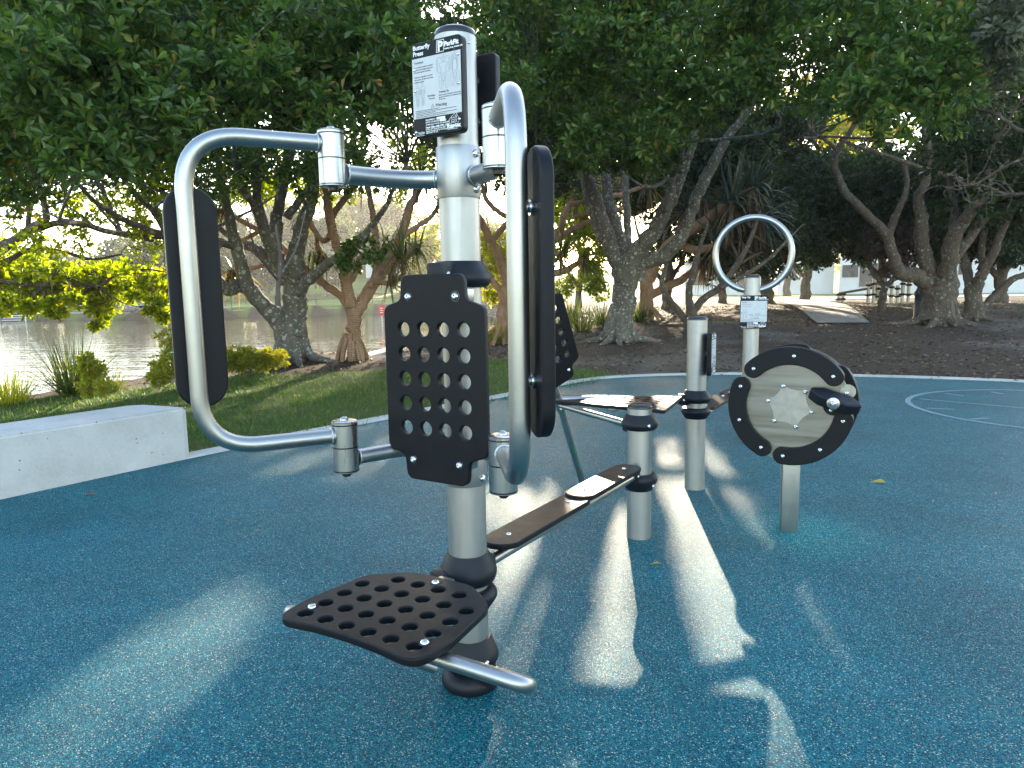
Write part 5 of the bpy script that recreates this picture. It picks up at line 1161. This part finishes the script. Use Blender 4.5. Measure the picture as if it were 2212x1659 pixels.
# leaf litter
N = 42000; lx_ = rng.uniform(-6, 30, N); ly = 9+rng.random(N)**1.4*26; kw = [(p.x, p.y) for p in kc]
m = ~pip(lx_, ly, kw) & ~pip(lx_, ly, lawn_w) & ~pip(lx_, ly, lake) & (rng.random(N) < .55+.5*vnoise(lx_, ly, 1.3, 4)); lx_, ly = lx_[m], ly[m]; n = len(lx_)
a = rng.random(n)*2*PI; d = unit(np.stack([np.cos(a), np.sin(a), rng.uniform(-.15, .25, n)], 1)); c = np.stack([lx_, ly, hgt(lx_, ly)+.015], 1)
v, f = leaves(c, d, rng.uniform(.05, .12, n), rng.uniform(.02, .045, n)); o = link('leaf_litter', np_mesh('leaf_litter', v, f, 4), 'litter', None, False); tag(o, 'brown fallen leaves and bark chips scattered on the dark soil under the trees', 'leaf litter', kind='stuff')
# single fallen leaves on the blue surface
for i, (x, y, L, ang, mt, lb) in enumerate(((180, 1070, .09, 5, 'fallen_brown', 'brown curled leaf on the blue surface below the concrete block'), (712, 1024, .07, 20, 'fallen_brown', 'small pale leaf on the blue surface under the lower left hinge'), (1402, 1219, .06, 0, 'fallen', 'yellow leaf on the sunlit surface below the shortest post'), (1878, 1042, .11, -12, 'fallen', 'yellow green leaf on the blue surface right of the wheel post'), (2013, 1083, .035, 30, 'fallen_brown', 'tiny leaf scrap far right of the wheel post'), (2152, 1068, .04, 60, 'fallen', 'tiny yellow leaf scrap near the right edge'), (2150, 1140, .04, 10, 'fallen_brown', 'tiny brown leaf scrap at the right edge'), (2006, 884, .06, 70, 'fallen_brown', 'reddish leaf inside the painted circle'), (1946, 846, .06, 15, 'fallen', 'small leaf on the surface left of the painted circle'), (1548, 968, .05, 60, 'fallen_brown', 'small leaf on the surface left of the wheel post'), (1629, 980, .045, 0, 'fallen', 'small yellow leaf under the wheel'), (1398, 1150, .03, 0, 'fallen_brown', 'tiny brown leaf scrap at the foot of the shortest post'))):
    p = G(x, y, .014); a = math.radians(ang); d = np.array([[math.cos(a), math.sin(a), .08]]); vv, ff = leaves(np.zeros((1, 3)), unit(d), np.array([L]), np.array([L*.4])); vv[:, 2] -= vv[:, 2].min()
    o = link('fallen_leaf', np_mesh('fallen_leaf', vv, ff, 4), mt, None, False, (p.x, p.y, .014)); tag(o, lb, 'leaf', 'fallen leaves on the blue surface')

# ================================================================== FAR SIDE OF THE LAKE
fw = [G(x, y, WZ) for x, y in ((-700, 701), (0, 692), (370, 689), (830, 677), (1092, 676))]
g = Geo()
for i in range(len(fw)-1):
    a, b = fw[i], fw[i+1]; d = (b-a).normalized(); o = Vector((-d.y, d.x, 0))
    for z0, z1, off in ((-1.2, .02, 0.), (.02, .10, -.08)):
        g.add([a+o*off+UP*(z0-WZ), b+o*off+UP*(z0-WZ), b+o*off+UP*(z1-WZ), a+o*off+UP*(z1-WZ), a+o*(.5)+UP*(z0-WZ), b+o*.5+UP*(z0-WZ), b+o*.5+UP*(z1-WZ), a+o*.5+UP*(z1-WZ)], [(0, 1, 2, 3), (7, 6, 5, 4), (3, 2, 6, 7), (0, 4, 5, 1), (0, 3, 7, 4), (1, 5, 6, 2)])
me = bpy.data.meshes.new('retaining_wall'); me.from_pydata([tuple(q) for q in g.v], [], g.f); tag(link('retaining_wall', me, 'far_stone', None, False), 'long pale retaining wall along the far shore of the lake', 'wall')
F0 = fw[1]+Vector((-30, 2, 0)); Tf = Thing('timber_fence', 'low brown post and rail fence on top of the far lake wall', 'fence', (F0.x, F0.y, .35))
rails = []
for i in range(len(fw)-1):
    a, b = fw[i]+Vector((0, 1.2, -WZ+.3)), fw[i+1]+Vector((0, 1.2, -WZ+.3)); nL = int((b-a).length/2.4); d = (b-a).normalized(); o = Vector((-d.y, d.x, 0)); g = Geo()
    for zz in (.95, .52): box(g, (a+b)/2+UP*zz, (b-a).length, .06, .09, d, o, UP)
    Tf.part('rail', g, 'timber', None, False)
    if i in (1, 2, 3):
        for k in range(min(nL, 30)):
            g = Geo(); box(g, a.lerp(b, (k+.5)/nL)+UP*.5-o*.06, .12, .1, 1.1, d, o, UP); Tf.part('fence_post', g, 'timber', None, False)
# steps down to the water, far left
s0 = G(33, 694, WZ); Ts = Thing('water_steps', 'metal steps with curved handrails leading into the lake at the far left', 'steps', s0)
for k in range(5): g = Geo(); box(g, s0+Vector((0, -.1+.22*k, .1+.17*k)), 1.9, .22, .05); Ts.part('step', g, 'post_white', None, False)
for sg in (-1, 1):
    g = Geo(); tube(g, fillet([s0+Vector((sg*1.05, -.3, -.1)), s0+Vector((sg*1.05, -.2, .7)), s0+Vector((sg*1.05, .9, 1.75)), s0+Vector((sg*1.05, 1.6, 1.7)), s0+Vector((sg*1.05, 1.6, .6))], .2, 5), .035, 8); Ts.part('handrail', g, 'steel')
# red sign in the lake
p0 = G(826, 706, WZ); Tr = Thing('warning_sign', 'small red sign on a thin white pole standing in the lake', 'sign', p0)
zz = H(824, 682, p0); g = Geo(); lathe(g, [(.035, -.5), (.035, zz-WZ+.1)], p0, (0, 0, 1), 10); Tr.part('pole', g, 'post_white')
hb_ = H(824, 659, p0)-zz; g = Geo(); box(g, Vector((p0.x, p0.y-.05, zz+hb_/2)), .38, .03, hb_, bev=.01); bd = Tr.part('sign_board', g, 'sign_red', None, False)
g = Geo()
for k in range(3): box(g, Vector((p0.x, p0.y-.069, zz+hb_*(.3+.2*k))), .16, .004, hb_*.07)
Tr.part('printed_mark', g, 'white_print', bd, False)
# boardwalk rail at the lake end
b0, b1 = Gh(1040, 686), Gh(1112, 702); Tb = Thing('boardwalk_fence', 'slatted timber boardwalk fence seen behind the right arm of the press', 'fence', b0)
d = (b1-b0); Lb_ = d.length; d.normalize(); o = Vector((-d.y, d.x, 0))
for k in range(6): g = Geo(); box(g, b0+d*Lb_*k/5+UP*.5, .1, .1, 1.1, d, o, UP); Tb.part('fence_post', g, 'timber', None, False)
for k in range(7): g = Geo(); box(g, b0+d*Lb_/2+UP*(.2+.13*k)-o*.06, Lb_, .03, .085, d, o, UP); Tb.part('slat', g, 'timber', None, False)
# flat edge beam near the left trunk
e0, e1 = G(795, 772, .03), G(845, 757, .03); g = Geo(); d = (e1-e0).normalized(); box(g, (e0+e1)/2, (e1-e0).length*1.6, .35, .12, d, (-d.y, d.x, 0), UP, .01)
me = bpy.data.meshes.new('edge_beam'); me.from_pydata([tuple(q) for q in g.v], [], g.f); tag(link('edge_beam', me, 'concrete'), 'pale concrete edge beam of the near lake bank, beside the sunlit pandanus', 'lake edging')
# rocks under the far fence
for i in range(16):
    x = 250+i*11+rng.uniform(-3, 3); p = G(x, 676, .1); g = Geo(); bm = bmesh.new(); bmesh.ops.create_icosphere(bm, subdivisions=2, radius=.5)
    for v_ in bm.verts: v_.co *= rng.uniform(.75, 1.1)
    me = bpy.data.meshes.new('rock'); bm.to_mesh(me); bm.free(); o = link('rock', me, 'rock', None, True, (p.x, p.y+1.5, .45)); o.scale = (rng.uniform(.7, 1.1), .7, rng.uniform(.5, .9)); tag(o, 'grey rock in the row below the far fence', 'rock', 'rocks below the far fence')
def far_tree(label, x, yb, d, w, poly, mat, L=.7, n=16, r=2.0, per=30):
    p = D(x, yb, d); p.z = float(hgt(p.x, p.y)); t = Tree('far_tree', label, p, 'bark_pale', group='trees beyond the lake')
    top = min(q[1] for q in poly); t.limb([(x, 640, w), (x+4, 600, w*.8), (x-3, (600+top)/2, w*.5), (x+3, top+10, w*.2)], 0, 8)
    t.limb([(x, 615, w*.5), (x+14, 585, w*.35), (x+22, 550, w*.2)], 1, 6); t.limb([(x, 610, w*.5), (x-14, 580, w*.35), (x-24, 545, w*.2)], -1, 6)
    cl = px_clumps(poly, d-5, d+6, n, r*.7, r*1.2); t.crown(cl, per, 7, L, L*.45, mat, culled=False, upb=.3); t.link_clumps(cl[::2], .06, 20); t.done()
def blob(cx, cy, rx_, ry_): return [(cx+rx_*math.cos(a), cy+ry_*math.sin(a)) for a in np.linspace(0, 2*PI, 12)[:-1]]
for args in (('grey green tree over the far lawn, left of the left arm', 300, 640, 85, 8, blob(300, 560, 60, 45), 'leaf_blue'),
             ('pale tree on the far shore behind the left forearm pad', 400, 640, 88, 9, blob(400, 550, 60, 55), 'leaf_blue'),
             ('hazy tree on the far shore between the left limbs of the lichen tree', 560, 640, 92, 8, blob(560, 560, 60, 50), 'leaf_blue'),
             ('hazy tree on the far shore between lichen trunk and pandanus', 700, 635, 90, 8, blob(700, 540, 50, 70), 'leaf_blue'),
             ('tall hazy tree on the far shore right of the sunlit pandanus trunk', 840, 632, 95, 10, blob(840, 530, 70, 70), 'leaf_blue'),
             ('hazy tree on the far shore just left of the tallest pole', 930, 630, 90, 8, blob(930, 560, 50, 50), 'leaf_sunlit_gold'),
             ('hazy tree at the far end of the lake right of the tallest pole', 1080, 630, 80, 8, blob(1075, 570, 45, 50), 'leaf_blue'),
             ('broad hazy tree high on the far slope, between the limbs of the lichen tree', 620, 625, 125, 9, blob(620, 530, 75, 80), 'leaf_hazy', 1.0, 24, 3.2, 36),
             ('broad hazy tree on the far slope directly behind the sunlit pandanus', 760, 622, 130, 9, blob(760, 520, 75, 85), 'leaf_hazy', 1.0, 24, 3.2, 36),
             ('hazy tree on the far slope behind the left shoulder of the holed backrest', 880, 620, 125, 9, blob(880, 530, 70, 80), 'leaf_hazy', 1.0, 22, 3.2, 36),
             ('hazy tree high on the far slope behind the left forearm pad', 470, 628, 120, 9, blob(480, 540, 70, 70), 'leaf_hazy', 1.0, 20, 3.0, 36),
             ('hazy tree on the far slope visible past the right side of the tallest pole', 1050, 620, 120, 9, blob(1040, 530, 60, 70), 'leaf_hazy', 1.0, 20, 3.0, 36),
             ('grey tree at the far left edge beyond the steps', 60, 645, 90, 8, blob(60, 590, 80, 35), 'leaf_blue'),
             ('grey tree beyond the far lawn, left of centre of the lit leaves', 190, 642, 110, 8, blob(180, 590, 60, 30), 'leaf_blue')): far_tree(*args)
# ------------------------------------------------------------------ houses
def house(label, x0, x1, d, zt, wins, roof=True, name='house'):
    a = D(x0, 628, d); b = D(x1, 628, d); zb = min(float(hgt(a.x, a.y)), float(hgt(b.x, b.y)))-.2; T = Thing(name, label, 'building', ((a.x+b.x)/2, (a.y+b.y)/2, zb+.2))
    u = Vector((b.x-a.x, b.y-a.y, 0)); L = u.length; u.normalize(); v = Vector((-u.y, u.x, 0)); c = Vector(((a.x+b.x)/2, (a.y+b.y)/2, 0))+v*3
    g = Geo(); box(g, c+UP*(zb+zt/2), L, 6, zt, u, v, UP); w = T.part('wall', g, 'wall_white', None, False)
    for fx, fz, ww, wh in wins:
        g = Geo(); q = c-v*3.02+u*(fx-.5)*L+UP*(zb+fz); box(g, q, ww+.16, .08, wh+.16, u, v, UP); wi = T.part('window', g, 'post_white', w, False); g = Geo(); box(g, q-v*.05, ww, .04, wh, u, v, UP); g2 = T.part('window_pane', g, 'glass_dark', w, False)
    if roof:
        g = Geo(); e = .5; z0 = zb+zt; pts = [c-u*(L/2+e)-v*(3+e)+UP*z0, c+u*(L/2+e)-v*(3+e)+UP*z0, c+u*(L/2+e)+v*(3+e)+UP*z0, c-u*(L/2+e)+v*(3+e)+UP*z0, c-u*(L/2-2)+UP*(z0+1.8), c+u*(L/2-2)+UP*(z0+1.8)]
        g.add(pts, [(0, 1, 5, 4), (2, 3, 4, 5), (1, 2, 5), (3, 0, 4), (3, 2, 1, 0)]); T.part('roof', g, 'roof', None, False)
house('white house behind the stems of the small dark tree', 1480, 1625, 82, 3.6, [(.2, 1.9, 1.6, 1.2), (.6, 1.9, 1.2, 1.2), (.85, 1.5, 1, 2)])
house('white house left of the paperbark trunk', 1680, 1800, 80, 4.2, [(.25, 2.4, 1.6, 1.4)])
house('white house with dark window behind the exercise posts', 1812, 2010, 78, 4.4, [(.12, 2.4, 1.4, 1.2), (.38, 2.0, 2.4, 2.2), (.72, 2.4, 1.8, 1.3)])
house('white house at the right edge behind the twin stemmed tree', 2040, 2260, 76, 4.2, [(.55, 2.9, 2.2, 1.2), (.2, 2.4, 1, 1.1)])
house('pale house seen over the lake between trunk and pandanus', 672, 760, 120, 4.0, [(.3, 2, 2, 1.4)])
house('pale house over the lake, right of the sunlit pandanus trunk', 792, 880, 122, 4.5, [(.6, 2, 2, 1.4)])
house('pale house behind the lit leaves at the far left', 235, 300, 150, 3.5, [(.5, 1.8, 2, 1.4)])
# ------------------------------------------------------------------ lamp post
p0 = Gh(1984, 690); Tl = Thing('lamp_post', 'black lamp post with thicker base, left of the large spreading tree', 'lamp post', p0)
g = Geo(); lathe(g, [(.19, 0), (.19, .04), (.155, .10), (.15, .75), (.17, .80), (.17, .88), (.12, .95), (.085, 1.05)], p0, UP, 24); Tl.part('base', g, 'lamp_black')
g = Geo(); lathe(g, [(.085, 1.0), (.075, 1.6), (.062, 4.2)], p0, UP, 20); Tl.part('pole', g, 'lamp_black')
g = Geo(); lathe(g, [(.08, 4.15), (.14, 4.2), (.2, 4.6), (.25, 4.65), (.12, 4.85), (.02, 4.95)], p0, UP, 16); Tl.part('lamp_head', g, 'lamp_black')
# ------------------------------------------------------------------ exercise posts far behind
gp_ = 'exercise posts near the road'
for x, y0, y1, lb in ((1875, 641, 607, 'pale exercise post left of the crooked small tree, leftmost tall one'), (1887, 641, 603, 'pale exercise post directly left of the crooked small tree, tallest of its pair'), (1898, 642, 616, 'short pale exercise post touching the crooked small tree'), (1925, 642, 612, 'short pale exercise post right of the crooked small tree'), (1938, 642, 616, 'pale exercise post between the crooked tree and the lamp post'), (1949, 642, 603, 'tall pale exercise post with black collars near the lamp post'), (1962, 641, 606, 'tall pale exercise post just left of the lamp post'), (1812, 642, 632, 'low pale stub post at the left end of the sloping beam'), (1821, 642, 631, 'second low pale stub post of the sloping beam')):
    b_ = D(x, y0, 41); b_.z = float(hgt(b_.x, b_.y)); h_ = H(x, y1, b_); Tq = Thing('exercise_post', lb, 'post', b_, gp_)
    g = Geo(); lathe(g, [(.09, -.05), (.09, h_-b_.z)], b_, UP, 14); Tq.part('pole', g, 'alu')
    if h_-b_.z > .5:
        for q in (.35, .8):
            g = Geo(); lathe(g, [(.09, -.06), (.15, -.03), (.15, .03), (.09, .06)], b_+UP*(h_-b_.z)*q, UP, 14); Tq.part('collar', g, 'rubber_black')
ba, bb = D(1812, 634, 40.8), D(1884, 622, 41); g = Geo(); tube(g, [ba, bb], .06, 8); Tq = Thing('balance_beam', 'long sloping beam between the stub posts and the tall posts near the road', 'beam', ba); Tq.part('beam', g, 'timber')

# thin evening haze over the lake and the far bank
t = NT('haze'); vp = t.n('ShaderNodeVolumePrincipled'); vp.inputs['Color'].default_value = (.95, .93, .90, 1); vp.inputs['Density'].default_value = .0005; vp.inputs['Anisotropy'].default_value = .55; t.l(vp.outputs[0], t.out.inputs['Volume'])
me = bpy.data.meshes.new('haze'); g = box(Geo(), (0, 190, 14), 540, 470, 31.2); me.from_pydata([tuple(q) for q in g.v], [], g.f); hz_ = link('haze', me, 'haze', None, False); tag(hz_, 'thin pale haze in the air over the park and the lake', 'haze', kind='stuff')
# ================================================================== LIGHT, SKY, CAMERA
sun = bpy.data.lights.new('sun', 'SUN'); sun.energy = 3.8; sun.angle = math.radians(.5); sun.color = (1.0, .84, .62)
so_ = bpy.data.objects.new('sun', sun); COL.objects.link(so_); so_.rotation_euler = SUN.to_track_quat('Z', 'Y').to_euler()
W_ = bpy.data.worlds.new('World'); S.world = W_; W_.use_nodes = True; nt = W_.node_tree; nt.nodes.clear()
sky = nt.nodes.new('ShaderNodeTexSky'); sky.sky_type = 'NISHITA'; sky.sun_disc = False; sky.sun_elevation = SUN_EL; sky.sun_rotation = SUN_AZ; sky.dust_density = .7; sky.ozone_density = 1.0
bg = nt.nodes.new('ShaderNodeBackground'); bg.inputs[1].default_value = .15; ow = nt.nodes.new('ShaderNodeOutputWorld'); tn = nt.nodes.new('ShaderNodeMix'); tn.data_type = 'RGBA'; tn.blend_type = 'MULTIPLY'; tn.inputs[0].default_value = 1; tn.inputs[7].default_value = (1.05, 1.0, .95, 1); nt.links.new(sky.outputs[0], tn.inputs[6]); nt.links.new(tn.outputs[2], bg.inputs[0]); nt.links.new(bg.outputs[0], ow.inputs[0])
cam = bpy.data.cameras.new('camera'); cam.sensor_width = 36; cam.lens = 36*F_PX/2212; cam.clip_end = 1500; cam.clip_start = .05
co_ = bpy.data.objects.new('camera', cam); COL.objects.link(co_)
co_.matrix_world = mat4(C0, CR, CU, -CF); S.camera = co_
S.view_settings.view_transform = 'Standard'; S.view_settings.look = 'None'; S.view_settings.exposure = 2.65; S.view_settings.gamma = 1
S.cycles.use_denoising = True; S.cycles.max_bounces = 8; S.cycles.transmission_bounces = 6; S.cycles.sample_clamp_indirect = 6
